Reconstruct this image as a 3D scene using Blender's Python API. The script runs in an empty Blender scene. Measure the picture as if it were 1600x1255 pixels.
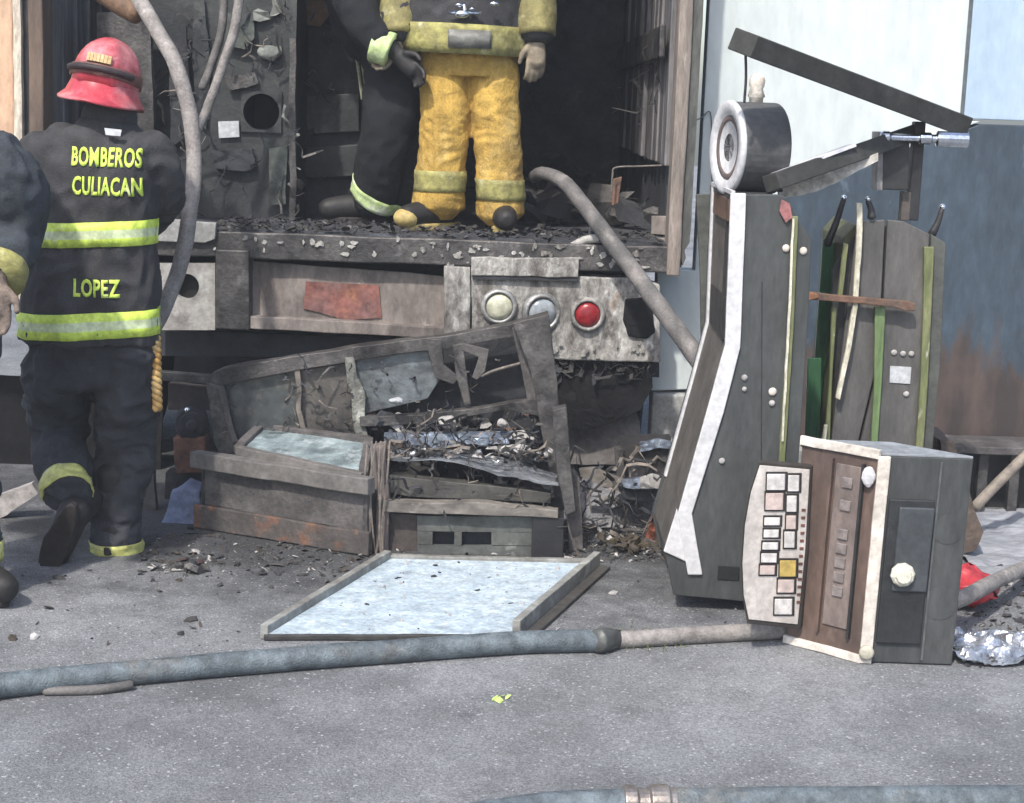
import bpy, bmesh, math, random
from mathutils import Vector, Matrix, noise
from mathutils.bvhtree import BVHTree
random.seed(7)
V = Vector
sc = bpy.context.scene
COL = sc.collection

# ------------------------------------------------------------------ camera, sky, sun, exposure
F, CH, PITCH, ROLL = 2600.0, 1.6, math.radians(10.3), math.radians(2.0)
FW = V((0, math.cos(PITCH), -math.sin(PITCH)))
R0, U0 = V((1, 0, 0)), V((0, math.sin(PITCH), math.cos(PITCH)))
RT = R0 * math.cos(ROLL) + U0 * math.sin(ROLL)
UP = U0 * math.cos(ROLL) - R0 * math.sin(ROLL)
CAM = V((0, 0, CH))
cd = bpy.data.cameras.new('camera'); cam = bpy.data.objects.new('camera', cd); COL.objects.link(cam)
cd.sensor_fit = 'HORIZONTAL'; cd.sensor_width = 36; cd.lens = F * 36 / 1600; cd.clip_end = 500
m = Matrix((RT, UP, -FW)).transposed().to_4x4(); m.translation = CAM; cam.matrix_world = m
sc.camera = cam
SUN_DIR = V((-0.24, -0.58, 0.78)).normalized()          # towards the sun
w = bpy.data.worlds.new('World'); sc.world = w; w.use_nodes = True
nt = w.node_tree; nt.nodes.clear()
sky = nt.nodes.new('ShaderNodeTexSky'); sky.sky_type = 'NISHITA'; sky.sun_disc = False
sky.sun_elevation = math.asin(SUN_DIR.z); sky.sun_rotation = math.atan2(SUN_DIR.x, SUN_DIR.y)
sky.dust_density = 2.5
bg = nt.nodes.new('ShaderNodeBackground'); bg.inputs[1].default_value = 0.15
out = nt.nodes.new('ShaderNodeOutputWorld'); nt.links.new(sky.outputs[0], bg.inputs[0]); nt.links.new(bg.outputs[0], out.inputs[0])
sd = bpy.data.lights.new('sun', 'SUN'); sun = bpy.data.objects.new('sun', sd); COL.objects.link(sun)
sd.energy = 2.5; sd.angle = math.radians(2.0); sd.color = (1.0, 0.95, 0.87)
sun.rotation_euler = SUN_DIR.to_track_quat('Z', 'Y').to_euler(); sun.location = SUN_DIR * 30
sc.view_settings.view_transform = 'Standard'; sc.view_settings.look = 'None'
sc.view_settings.gamma = 1; sc.view_settings.use_curve_mapping = False
sc.view_settings.exposure = 0.9

# ------------------------------------------------------------------ measuring helpers
def ray(px, py): return FW + RT * ((px - 800) / F) + UP * ((627.5 - py) / F)
def at(px, py, Y):
    d = ray(px, py); return CAM + d * (Y / d.y)
def gnd(px, py, z=0.0):
    d = ray(px, py); return CAM + d * ((z - CH) / d.z)
def sz(px, Y): return px * Y * 1.03 / F

# ------------------------------------------------------------------ materials
MATS = {}
def M(name, c1, c2=None, scale=6, rough=.6, metal=0, bump=.25, bscale=45, patch=(), stretch=(1, 1, 1), lo=.38, hi=.62, spec=.4, trans=0, coat=0, fc=.2, grime=.3):
    if name in MATS: return MATS[name]
    m = bpy.data.materials.new(name); m.use_nodes = True; MATS[name] = m
    n = m.node_tree.nodes; L = m.node_tree.links; b = n['Principled BSDF']
    tc = n.new('ShaderNodeTexCoord'); mp = n.new('ShaderNodeMapping'); mp.inputs['Scale'].default_value = stretch
    L.new(tc.outputs['Object'], mp.inputs[0])
    def nz(s, off=0, detail=6, src=None, ro=.6):
        t = n.new('ShaderNodeTexNoise'); t.noise_dimensions = '4D'; t.inputs['Scale'].default_value = s; t.inputs['W'].default_value = off
        t.inputs['Detail'].default_value = detail; t.inputs['Roughness'].default_value = ro
        L.new(src or mp.outputs[0], t.inputs['Vector']); return t
    def ramp(src, a, z):
        r = n.new('ShaderNodeMapRange'); r.inputs[1].default_value = a; r.inputs[2].default_value = z
        L.new(src, r.inputs[0]); return r.outputs[0]
    def mix(f, A, B):
        x = n.new('ShaderNodeMix'); x.data_type = 'RGBA'; L.new(f, x.inputs[0])
        for i, q in ((6, A), (7, B)):
            if isinstance(q, tuple): x.inputs[i].default_value = (*q, 1)
            else: L.new(q, x.inputs[i])
        return x.outputs[2]
    if c2 is None: c2 = tuple(v * .72 for v in c1)
    base = nz(scale, 1)
    col = mix(ramp(base.outputs[0], lo, hi), c1, c2)
    for i, p in enumerate(patch):
        pc, ps, th, so = p[:4]
        t = nz(ps, 11 + 7 * i, 8, None if len(p) < 5 else tc.outputs['Object'], .65)
        col = mix(ramp(t.outputs[0], th - so, th + so), col, pc)
    fine = nz(bscale, 3, 5, tc.outputs['Object'] if stretch == (1, 1, 1) else None)
    if grime:
        gn = nz(scale * 2.7, 31, 9, None, .72); gm = n.new('ShaderNodeMapRange'); gm.inputs[1].default_value = .36; gm.inputs[2].default_value = .64
        gm.inputs[3].default_value = 1 - grime; gm.inputs[4].default_value = 1 + grime * .6; L.new(gn.outputs[0], gm.inputs[0])
        gx = n.new('ShaderNodeMix'); gx.data_type = 'RGBA'; gx.blend_type = 'MULTIPLY'; gx.inputs[0].default_value = 1; L.new(col, gx.inputs[6]); L.new(gm.outputs[0], gx.inputs[7]); col = gx.outputs[2]
    col2 = n.new('ShaderNodeMix'); col2.data_type = 'RGBA'; col2.blend_type = 'MULTIPLY'; col2.inputs[0].default_value = .5
    L.new(col, col2.inputs[6]); g = n.new('ShaderNodeMapRange'); g.inputs[1].default_value = .5 - fc; g.inputs[2].default_value = .5 + fc; g.inputs[3].default_value = .6; g.inputs[4].default_value = 1.4
    L.new(fine.outputs[0], g.inputs[0]); L.new(g.outputs[0], col2.inputs[7])
    L.new(col2.outputs[2], b.inputs['Base Color'])
    rr = n.new('ShaderNodeMapRange'); rr.inputs[3].default_value = max(.02, rough - .14); rr.inputs[4].default_value = min(1, rough + .14)
    L.new(base.outputs[0], rr.inputs[0]); L.new(rr.outputs[0], b.inputs['Roughness'])
    b.inputs['Metallic'].default_value = metal; b.inputs['Specular IOR Level'].default_value = spec
    b.inputs['Transmission Weight'].default_value = trans; b.inputs['Coat Weight'].default_value = coat
    if bump:
        bp = n.new('ShaderNodeBump'); bp.inputs['Strength'].default_value = bump; bp.inputs['Distance'].default_value = .01
        L.new(fine.outputs[0], bp.inputs['Height']); L.new(bp.outputs[0], b.inputs['Normal'])
    return m
WHITEASH = (.40, .39, .38); RUST = (.26, .10, .045); SOOT = (.018, .018, .020)
asphalt = M('asphalt', (.215, .222, .228), (.168, .175, .182), .9, .8, bump=1.0, bscale=150,
            patch=(((.27, .276, .285), 1.6, .60, .12), ((.125, .127, .135), 1.1, .60, .10), ((.14, .142, .15), 7, .66, .08), ((.07, .07, .073), 50, .70, .03), ((.36, .36, .37), 22, .74, .02)), fc=.13)
wallwhite = M('white_wall_paint', (.54, .585, .58), (.49, .535, .535), 1.4, .55, grime=.07, fc=.4, bump=.08, bscale=20, patch=(((.42, .475, .49), 2.2, .68, .12),), stretch=(1, 1, .35))
wallpale = M('pale_blue_wall_paint', (.36, .46, .56), (.32, .42, .52), 1.2, .55, grime=.07, fc=.4, bump=.06, bscale=25, stretch=(1, 1, .4))
wallblue = M('blue_wall', (.050, .072, .096), (.037, .054, .074), 1.6, .6, bump=.25, bscale=24, stretch=(1.2, 1.2, .5),
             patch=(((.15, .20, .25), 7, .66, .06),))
rustwall = M('scorched_rust', (.075, .055, .048), (.045, .036, .034), 3, .8, bump=.5, patch=(((.16, .15, .15), 9, .68, .06),), stretch=(1, 1, .4))
concrete = M('dirty_concrete', (.36, .36, .34), (.25, .25, .24), 4, .85, bump=.5, bscale=60, patch=(((.12, .115, .11), 5, .62, .1),))
soot = M('soot', (.036, .038, .044), (.022, .023, .027), 4, .75, bump=.5, bscale=30, patch=(((.07, .072, .075), 6, .66, .08), ((.20, .19, .18), 16, .76, .03)))
sootgreen = M('charred_panel', (.038, .042, .042), (.020, .022, .024), 3, .6, bump=.35, patch=(((.085, .085, .08), 7, .66, .08), ((.30, .31, .31), 22, .77, .02)))
burnt = M('burnt_steel', (.115, .108, .104), (.050, .048, .048), 6, .5, .35, bump=.4, bscale=70, fc=.3, grime=.45, patch=(((.17, .16, .155), 9, .62, .05), ((.022, .021, .022), 4, .57, .08), ((.33, .32, .30), 14, .71, .03), ((.17, .10, .07), 7, .70, .06)))
burnttan = M('burnt_tan_paint', (.27, .235, .21), (.18, .155, .14), 4, .75, bump=.4, grime=.45, patch=(((.12, .105, .095), 2.2, .56, .12), ((.08, .07, .065), 3, .64, .1), ((.50, .46, .41), 12, .68, .05)), stretch=(1, 1, .5))
flaked = M('flaking_white_paint', (.46, .455, .43), (.30, .285, .265), 8, .75, bump=.9, bscale=55, grime=.55, patch=(((.58, .57, .55), 10, .60, .04), ((.10, .093, .085), 2.6, .56, .12), ((.12, .11, .10), 9, .57, .06), ((.24, .17, .12), 6, .66, .06)), stretch=(1.4, 1, .7))
redpatch = M('scorched_red_sheet', (.25, .095, .075), (.17, .09, .082), 8, .8, bump=.3, grime=.5, patch=(((.30, .14, .08), 14, .62, .08), ((.16, .11, .10), 6, .64, .08)))
rib = M('sooty_wall_slat', (.20, .19, .195), (.10, .097, .10), 6, .6, bump=.3, stretch=(3, 3, .35), patch=(((.24, .22, .20), 10, .68, .06),))
tanpost = M('scorched_post', (.29, .245, .21), (.17, .145, .125), 5, .7, bump=.4, stretch=(3, 3, .5), patch=(((.50, .45, .40), 8, .66, .05), ((.05, .045, .04), 5, .66, .08)))
peach = M('tan_door_paint', (.56, .38, .25), (.50, .33, .22), 3, .6, bump=.1, stretch=(1, 1, .4))
whiteseal = M('pale_door_seal', (.62, .56, .46), (.36, .31, .25), 14, .6, bump=.5, stretch=(2, 2, .6))
dkgrey = M('charcoal_laminate', (.054, .058, .058), (.040, .043, .044), 2.2, .5, bump=.1, bscale=40, grime=.3, stretch=(1.6, 1.6, .5), patch=(((.080, .083, .083), 2.2, .62, .14), ((.028, .029, .030), 3, .68, .12), ((.17, .17, .165), 26, .75, .02)))
midgrey = M('grey_laminate', (.095, .092, .088), (.075, .073, .071), 2.5, .55, bump=.1, bscale=40, stretch=(1.6, 1.6, .5), patch=(((.045, .042, .04), 3.5, .64, .10), ((.22, .21, .20), 24, .74, .02), ((.14, .135, .12), 5, .72, .08),))
brgrey = M('brownish_front_panel', (.12, .108, .095), (.085, .078, .07), 5, .6, bump=.12, patch=(((.20, .13, .10), 6, .68, .1),))
whitetrim = M('white_vinyl_trim', (.56, .56, .57), (.50, .50, .51), 5, .5, grime=.08, bump=.05, patch=(((.5, .48, .45), 9, .74, .06),))
creamtrim = M('cream_edge', (.60, .555, .50), (.52, .475, .42), 8, .55, bump=.15, patch=(((.42, .36, .30), 12, .70, .05),))
chrome = M('chrome', (.75, .78, .82), (.6, .64, .7), 10, .16, 1, bump=.1, bscale=20)
blackmetal = M('black_painted_steel', (.030, .030, .031), (.020, .020, .021), 5, .5, bump=.15, patch=(((.09, .085, .08), 14, .70, .05),))
beamtop = M('dusty_dark_beam', (.050, .050, .046), (.034, .034, .031), 6, .65, bump=.25)
drumside = M('drum_grey_side', (.085, .086, .088), (.06, .061, .063), 4, .6, bump=.08)
greenglass = M('green_acrylic', (.05, .14, .065), (.035, .09, .05), 5, .2, bump=.05, patch=(((.16, .24, .15), 9, .68, .06),), stretch=(2, 2, .4))
greenrail = M('olive_rail', (.19, .20, .10), (.12, .14, .06), 7, .4, bump=.15, stretch=(2, 2, .5), patch=(((.50, .50, .40), 12, .64, .04),))
palerail = M('pale_rail', (.72, .69, .58), (.42, .40, .30), 16, .4, bump=.3, stretch=(2, 2, .8))
rustbar = M('rusty_bar', (.21, .11, .07), (.10, .07, .055), 9, .75, bump=.4)
deckwhite = M('button_panel_white', (.56, .52, .48), (.50, .455, .42), 3, .5, bump=.04, patch=(((.46, .40, .36), 5, .72, .1),))
bezel = M('button_bezel', (.04, .034, .032), None, 6, .5, bump=.05)
capw = M('button_cap_white', (.74, .71, .68), None, 8, .35, bump=.03)
capy = M('button_cap_yellow', (.55, .40, .12), None, 8, .35, bump=.03)
capp = M('button_cap_pink', (.60, .49, .45), None, 8, .35, bump=.03)
brownrec = M('brown_recess', (.115, .078, .062), (.08, .056, .048), 6, .6, bump=.15, stretch=(1, 1, .4), patch=(((.20, .15, .13), 8, .68, .06),))
slate = M('slate_door', (.055, .062, .068), (.045, .05, .056), 3, .45, bump=.05)
trayw = M('pale_tray_lining', (.47, .55, .60), (.39, .475, .54), 9, .5, bump=.35, bscale=120, patch=(((.30, .37, .43), 38, .56, .08), ((.56, .60, .62), 60, .60, .05), ((.26, .27, .27), 9, .68, .06)), fc=.15, stretch=(.7, 1, 1))
traye = M('tray_edge', (.27, .275, .26), (.17, .165, .15), 8, .55, bump=.3, patch=(((.42, .43, .41), 10, .64, .06),))
glassdark = M('smoked_glass', (.075, .085, .085), (.05, .055, .058), 4, .22, bump=.12, bscale=18, patch=(((.20, .18, .14), 5, .62, .1), ((.03, .03, .033), 8, .66, .06)))
glasspale = M('ash_covered_glass', (.16, .185, .20), (.07, .08, .085), 7, .3, bump=.3, bscale=26, patch=(((.045, .045, .05), 4, .60, .1), ((.5, .53, .56), 12, .70, .05)), stretch=(1, 1, 1.6))
icy = M('pale_glass_sheet', (.30, .37, .385), (.13, .165, .175), 9, .25, bump=.4, bscale=40, patch=(((.40, .45, .47), 11, .60, .07), ((.06, .075, .08), 7, .60, .06)))
shiny = M('crumpled_foil_sheet', (.36, .39, .42), (.14, .15, .165), 10, .25, .4, bump=.6, bscale=30, patch=(((.8, .84, .88), 16, .64, .04),), stretch=(.5, 1.4, 1))
foil = M('silver_foil', (.55, .58, .64), (.25, .26, .28), 14, .2, .7, bump=.8, bscale=40, patch=(((.10, .07, .05), 9, .62, .05),))
rustspot = M('rusted_plate', (.085, .075, .07), (.055, .05, .048), 4, .8, bump=.5, patch=((RUST, 5.5, .58, .08), ((.36, .17, .09), 13, .66, .05)))
ashgrey = M('ash_grey_plate', (.13, .12, .117), (.07, .066, .065), 6, .62, .15, bump=.45, bscale=70, fc=.3, grime=.4, patch=(((.07, .065, .065), 7, .62, .06), ((.36, .34, .33), 15, .70, .04)))
pinkish = M('scorched_pinkish_steel', (.19, .155, .145), (.10, .085, .08), 6, .75, bump=.4, stretch=(2, 2, .4), patch=(((.5, .44, .40), 9, .66, .05),))
greenish = M('gutted_panel', (.10, .108, .10), (.06, .062, .06), 6, .6, bump=.3, patch=(((.26, .27, .25), 9, .66, .06),))
rubber = M('tyre_rubber', (.012, .012, .013), (.007, .007, .008), 6, .9, bump=.5, spec=.2, patch=(((.03, .03, .032), 8, .70, .06),))
hosegrey = M('grey_hose_fabric', (.27, .25, .235), (.19, .175, .165), 10, .8, bump=.5, bscale=110, patch=(((.36, .34, .32), 14, .64, .06), ((.12, .11, .10), 9, .66, .05)))
hosedark = M('dark_hose_fabric', (.155, .145, .14), (.09, .088, .086), 8, .75, bump=.4, bscale=110, patch=(((.24, .22, .21), 9, .64, .08),))
hoseblue = M('wet_hose_fabric', (.135, .165, .182), (.08, .097, .11), 9, .42, bump=.6, bscale=190, grime=.5, patch=(((.20, .19, .17), 5, .64, .08), ((.25, .29, .31), 11, .66, .06), ((.07, .075, .075), 6, .66, .06)))
brass = M('coupling_metal', (.42, .38, .33), (.25, .22, .2), 10, .35, .7, bump=.2)
coat_dark = M('dark_turnout_cloth', (.044, .044, .047), (.030, .030, .033), 6, .85, bump=.5, bscale=160, patch=(((.055, .054, .056), 3.5, .64, .1),))
coat_navy = M('navy_turnout_cloth', (.040, .048, .058), (.029, .035, .043), 6, .85, bump=.5, bscale=160, patch=(((.065, .075, .085), 3.5, .64, .1),))
pants_dark = M('dark_trouser_cloth', (.040, .042, .048), (.026, .028, .033), 5, .85, bump=.5, bscale=160, patch=(((.075, .075, .078), 4, .66, .08),))
pants_yel = M('yellow_turnout_cloth', (.50, .325, .075), (.41, .26, .06), 6, .9, bump=.6, bscale=150, grime=.35, stretch=(1, 1, .6), patch=(((.24, .17, .07), 5, .62, .1), ((.58, .42, .15), 8, .62, .08)))
lime = M('lime_reflective_tape', (.64, .80, .12), (.52, .68, .10), 12, .5, bump=.25, grime=.3, patch=(((.30, .38, .08), 9, .66, .06), ((.72, .78, .40), 14, .64, .05)))
silver = M('silver_reflective_tape', (.60, .68, .42), (.52, .60, .36), 12, .35, bump=.15)
cuffyel = M('soiled_yellow_tape', (.60, .60, .20), (.42, .42, .13), 14, .55, bump=.25, patch=(((.66, .66, .56), 9, .60, .06), ((.20, .17, .09), 8, .66, .06)))
olive = M('soiled_lime_trim', (.33, .31, .105), (.23, .21, .085), 10, .7, bump=.4, grime=.4, patch=(((.46, .46, .32), 10, .63, .06), ((.14, .12, .06), 8, .66, .06)))
helmetred = M('red_helmet_shell', (.46, .055, .075), (.36, .04, .058), 5, .4, bump=.08, bscale=20, grime=.35, patch=(((.58, .26, .27), 6, .58, .10), ((.17, .035, .045), 9, .66, .05), ((.62, .45, .44), 20, .68, .04)), coat=.1)
helmetband = M('helmet_band', (.20, .085, .075), (.12, .06, .055), 9, .5, bump=.2, patch=(((.5, .36, .30), 9, .64, .06),))
tagyel = M('helmet_back_tag', (.66, .50, .26), (.45, .28, .14), 25, .5, bump=.1)
skin = M('skin', (.36, .21, .145), (.32, .18, .125), 12, .55, bump=.08)
glove_m = M('work_glove', (.20, .155, .125), (.12, .095, .08), 10, .85, bump=.5, bscale=120, grime=.5, patch=(((.34, .28, .24), 9, .66, .06),))
bootrub = M('boot_rubber', (.022, .020, .020), (.014, .013, .013), 8, .6, bump=.25)
bootsole = M('boot_sole', (.028, .022, .020), (.018, .015, .014), 8, .7, bump=.4)
bootyel = M('yellow_boot_trim', (.50, .40, .16), (.36, .27, .10), 10, .6, bump=.2)
papr = M('white_paper', (.50, .52, .54), None, 9, .7, bump=.2)
bluecloth = M('blue_cloth', (.21, .25, .36), (.15, .18, .28), 8, .85, bump=.4)
redcloth = M('red_plastic', (.48, .045, .055), (.34, .03, .045), 8, .45, bump=.2)
maroon = M('charred_maroon', (.075, .035, .035), (.035, .022, .022), 9, .7, bump=.5)
greenbit = M('lime_scrap', (.55, .75, .22), None, 20, .5)
ropey = M('tan_rope', (.55, .42, .20), (.42, .24, .07), 12, .8, bump=.4)
redlens = M('red_lens', (.27, .02, .025), (.20, .015, .02), 30, .25, bump=.2, bscale=60)
amberlens = M('cloudy_lens', (.50, .50, .38), (.42, .42, .33), 10, .3, bump=.1)
greylens = M('grey_lens', (.28, .31, .33), (.2, .22, .24), 8, .2, bump=.1)
wirem = M('burnt_wire', (.21, .18, .155), (.10, .09, .08), 20, .7)
orange = M('orange_scrap', (.36, .11, .06), (.22, .08, .05), 8, .75, bump=.4)
browncable = M('brown_hose_end', (.17, .10, .055), (.10, .06, .04), 10, .7, bump=.4)

# ------------------------------------------------------------------ object helpers
def nb(): return bmesh.new()
def thing(name, label, cat, loc, group=None):
    o = bpy.data.objects.new(name, None); COL.objects.link(o); o.location = loc; o.empty_display_size = .1
    o['label'] = label; o['category'] = cat
    if group: o['group'] = group
    return o
def root_loc(p):
    v = V((0, 0, 0))
    while p: v = v + p.location; p = p.parent
    return v
def cuts(bm, L):
    for _ in range(5):
        es = [e for e in bm.edges if e.calc_length() > L]
        if not es: break
        bmesh.ops.subdivide_edges(bm, edges=es, cuts=1, use_grid_fill=True)
def warp(bm, amp, freq=4, seed=0, L=None):
    if L:
        bm.normal_update(); bmesh.ops.triangulate(bm, faces=[f for f in bm.faces if len(f.verts) > 4]); cuts(bm, L)
    o = V((seed * 3.1, seed * 1.7, seed))
    for v in bm.verts: v.co += noise.noise_vector(v.co * freq + o) * amp + noise.noise_vector(v.co * freq * 4 + o) * amp * .3
def obj(name, bm, mat, parent=None, bevel=0, smooth=False, label=None, loc=None, kind=None, keep=False):
    me = bpy.data.meshes.new(name)
    if not keep: bmesh.ops.recalc_face_normals(bm, faces=bm.faces)
    base = V(loc) if loc is not None else root_loc(parent)
    bmesh.ops.translate(bm, vec=-base, verts=bm.verts)
    bm.to_mesh(me); bm.free()
    for x in (mat if isinstance(mat, (list, tuple)) else [mat]): me.materials.append(x)
    o = bpy.data.objects.new(name, me); COL.objects.link(o)
    if parent: o.parent = parent
    else: o.location = base
    if smooth: me.shade_smooth()
    if bevel:
        b = o.modifiers.new('bevel', 'BEVEL'); b.width = bevel; b.segments = 2; b.limit_method = 'ANGLE'; b.angle_limit = math.radians(35)
    if label: o['label'] = label
    if kind: o['kind'] = kind
    return o
def single(name, bm, mat, label, cat, group=None, **k):
    c = sum((v.co for v in bm.verts), V()) / len(bm.verts); zmin = min(v.co.z for v in bm.verts)
    o = obj(name, bm, mat, None, loc=V((c.x, c.y, zmin)), label=label, **k); o['category'] = cat
    if group: o['group'] = group
    return o
def prism(bm, pts, vec, mi=0):
    a = [bm.verts.new(p) for p in pts]; b = [bm.verts.new(V(p) + V(vec)) for p in pts]; n = len(a)
    fs = [bm.faces.new(a), bm.faces.new(b[::-1])] + [bm.faces.new((a[i], a[(i + 1) % n], b[(i + 1) % n], b[i])) for i in range(n)]
    for f in fs: f.material_index = mi
def pp(bm, pix, Y, depth, mi=0):            # outline measured in the photograph at distance Y, real thickness behind it
    prism(bm, [at(p[0], p[1], p[2] if len(p) > 2 else Y) for p in pix], (0, depth, 0), mi)
def box(bm, x0, x1, y0, y1, z0, z1, mi=0):
    prism(bm, [(x0, y0, z0), (x1, y0, z0), (x1, y0, z1), (x0, y0, z1)], (0, y1 - y0, 0), mi)
def pbox(bm, x0, y0, x1, y1, Y, depth, mi=0):
    c = at((x0 + x1) / 2, (y0 + y1) / 2, Y); a = sz((x1 - x0) / 2, Y); b = sz((y1 - y0) / 2, Y)
    box(bm, c.x - a, c.x + a, Y, Y + depth, c.z - b, c.z + b, mi); return c
def bar(bm, a, b, wd, th, side=V((0, 1, 0)), mi=0):
    a, b = V(a), V(b); t = (b - a).normalized(); s = (side - t * side.dot(t)).normalized(); u = t.cross(s)
    prism(bm, [a + s * wd / 2 + u * th / 2, a - s * wd / 2 + u * th / 2, a - s * wd / 2 - u * th / 2, a + s * wd / 2 - u * th / 2], b - a, mi)
def spline(pts, k=6):
    P = [V(p) for p in pts]; P = [P[0] * 2 - P[1]] + P + [P[-1] * 2 - P[-2]]; o = []
    for i in range(1, len(P) - 2):
        a, b, c, d = P[i - 1:i + 3]
        for j in range(k):
            t = j / k
            o.append(.5 * ((2 * b) + (c - a) * t + (2 * a - 5 * b + 4 * c - d) * t * t + (3 * b - a - 3 * c + d) * t ** 3))
    o.append(P[-2]); return o
def tube(bm, pts, r, seg=12, k=6, mi=0, flat=1.0, cap=True):
    rs = r if isinstance(r, (list, tuple)) else [r] * len(pts)
    P = spline(pts, k) if k > 1 else [V(p) for p in pts]
    RR = []
    for i in range(len(P)):
        t = i / (k if k > 1 else 1); j = min(int(t), len(rs) - 2); f = t - j; RR.append(rs[j] * (1 - f) + rs[j + 1] * f)
    if cap:
        P = [P[0] - (P[1] - P[0]).normalized() * RR[0] * .45] + P + [P[-1] + (P[-1] - P[-2]).normalized() * RR[-1] * .45]
        RR = [RR[0] * .55] + RR + [RR[-1] * .55]
    t0 = (P[1] - P[0]).normalized(); s = t0.orthogonal().normalized() if abs(t0.y) > .9 else (V((0, 1, 0)) - t0 * t0.y).normalized()
    rings = []
    for i, p in enumerate(P):
        t = (P[min(i + 1, len(P) - 1)] - P[max(i - 1, 0)]).normalized(); s = (s - t * s.dot(t)).normalized(); u = t.cross(s)
        rings.append([bm.verts.new(p + (s * math.cos(a) * flat + u * math.sin(a)) * RR[i]) for a in [2 * math.pi * q / seg for q in range(seg)]])
    fs = []
    for A, B in zip(rings, rings[1:]): fs += [bm.faces.new((A[q], A[(q + 1) % seg], B[(q + 1) % seg], B[q])) for q in range(seg)]
    fs += [bm.faces.new(rings[0][::-1]), bm.faces.new(rings[-1])]
    for f in fs: f.material_index = mi
def loft(bm, rings, seg=28):                 # rings: (centre, rx, ry) horizontal ellipses
    RR = []
    for c, rx, ry in rings: RR.append([bm.verts.new((c[0] + rx * math.cos(a), c[1] + ry * math.sin(a), c[2])) for a in [2 * math.pi * q / seg for q in range(seg)]])
    for A, B in zip(RR, RR[1:]): [bm.faces.new((A[q], A[(q + 1) % seg], B[(q + 1) % seg], B[q])) for q in range(seg)]
    bm.faces.new(RR[0][::-1]); bm.faces.new(RR[-1])
def ell(bm, c, r, rot=None, seg=20):
    mm = Matrix.Translation(c) @ (rot.to_4x4() if rot else Matrix()) @ Matrix.Diagonal((r[0], r[1], r[2], 1))
    bmesh.ops.create_uvsphere(bm, u_segments=seg, v_segments=seg // 2 + 2, radius=1, matrix=mm)
def lathe(bm, c, axis, prof, seg=28, mi=0):  # prof: (distance along axis, radius)
    axis = V(axis).normalized(); s = axis.orthogonal().normalized(); u = axis.cross(s); RR = []
    for d, r in prof: RR.append([bm.verts.new(V(c) + axis * d + (s * math.cos(a) + u * math.sin(a)) * max(r, 1e-4)) for a in [2 * math.pi * q / seg for q in range(seg)]])
    fs = []
    for A, B in zip(RR, RR[1:]): fs += [bm.faces.new((A[q], A[(q + 1) % seg], B[(q + 1) % seg], B[q])) for q in range(seg)]
    fs += [bm.faces.new(RR[0][::-1]), bm.faces.new(RR[-1])]
    for f in fs: f.material_index = mi
def fused(bm, voxel=.012, smooth=6, folds=0, ff=7, seed=0, stretch=(1, 1, 1)):   # one continuous skin round the joined shapes
    me = bpy.data.meshes.new('tmp'); bmesh.ops.recalc_face_normals(bm, faces=bm.faces); bm.to_mesh(me); bm.free()
    o = bpy.data.objects.new('tmp', me); COL.objects.link(o)
    r = o.modifiers.new('r', 'REMESH'); r.mode = 'VOXEL'; r.voxel_size = voxel
    s = o.modifiers.new('s', 'SMOOTH'); s.iterations = smooth; s.factor = .5
    bpy.context.view_layer.update(); dg = bpy.context.evaluated_depsgraph_get()
    e = bpy.data.meshes.new_from_object(o.evaluated_get(dg)); b2 = bmesh.new(); b2.from_mesh(e)
    bpy.data.objects.remove(o); bpy.data.meshes.remove(me); bpy.data.meshes.remove(e)
    if folds:
        b2.normal_update(); off = V((seed * 5.3, seed, seed * 2.1)); st = V(stretch)
        for v in b2.verts:
            q = V((v.co.x * st.x, v.co.y * st.y, v.co.z * st.z))
            q2 = q * ff + off + noise.noise_vector(q * ff * .5) * .6
            a = noise.noise(q2); b = 1 - abs(noise.noise(q2 * 2.1 + V((9, 2, 4)))) * 2
            v.co += v.normal * folds * (a * .9 + b * .55 - .25)
    return b2
def chunks(bm, spots, n, r0, r1, seed, nm=1, flat=.5):
    rnd = random.Random(seed)
    for _ in range(n):
        p = spots(rnd); r = r0 * (r1 / r0) ** (rnd.random() ** 2.2); k = rnd.choice((4, 5, 6)); mi = rnd.randrange(nm)
        ang = rnd.random() * 6.28; el = rnd.uniform(.5, 1.4); h = r * flat * rnd.uniform(.4, 1.3)
        M3 = Matrix.Rotation(ang, 3, 'Z') @ Matrix.Rotation(rnd.uniform(-.7, .7), 3, 'X') @ Matrix.Rotation(rnd.uniform(-.5, .5), 3, 'Y')
        a = [M3 @ V((r * math.cos(6.283 * q / k) * rnd.uniform(.6, 1.2) * el, r * math.sin(6.283 * q / k) * rnd.uniform(.6, 1.2) / el, 0)) for q in range(k)]
        lo = [bm.verts.new(p + q) for q in a]; hi = [bm.verts.new(p + q * .7 + M3 @ V((0, 0, h))) for q in a]
        fs = [bm.faces.new(lo[::-1]), bm.faces.new(hi)] + [bm.faces.new((lo[q], lo[(q + 1) % k], hi[(q + 1) % k], hi[q])) for q in range(k)]
        for f in fs: f.material_index = mi

# ------------------------------------------------------------------ ground
bm = nb(); box(bm, -30, 30, -12, 45, -.3, 0); g = obj('ground', bm, asphalt, kind='structure'); g['label'] = 'grey asphalt ground, sooty around the debris'
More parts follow.
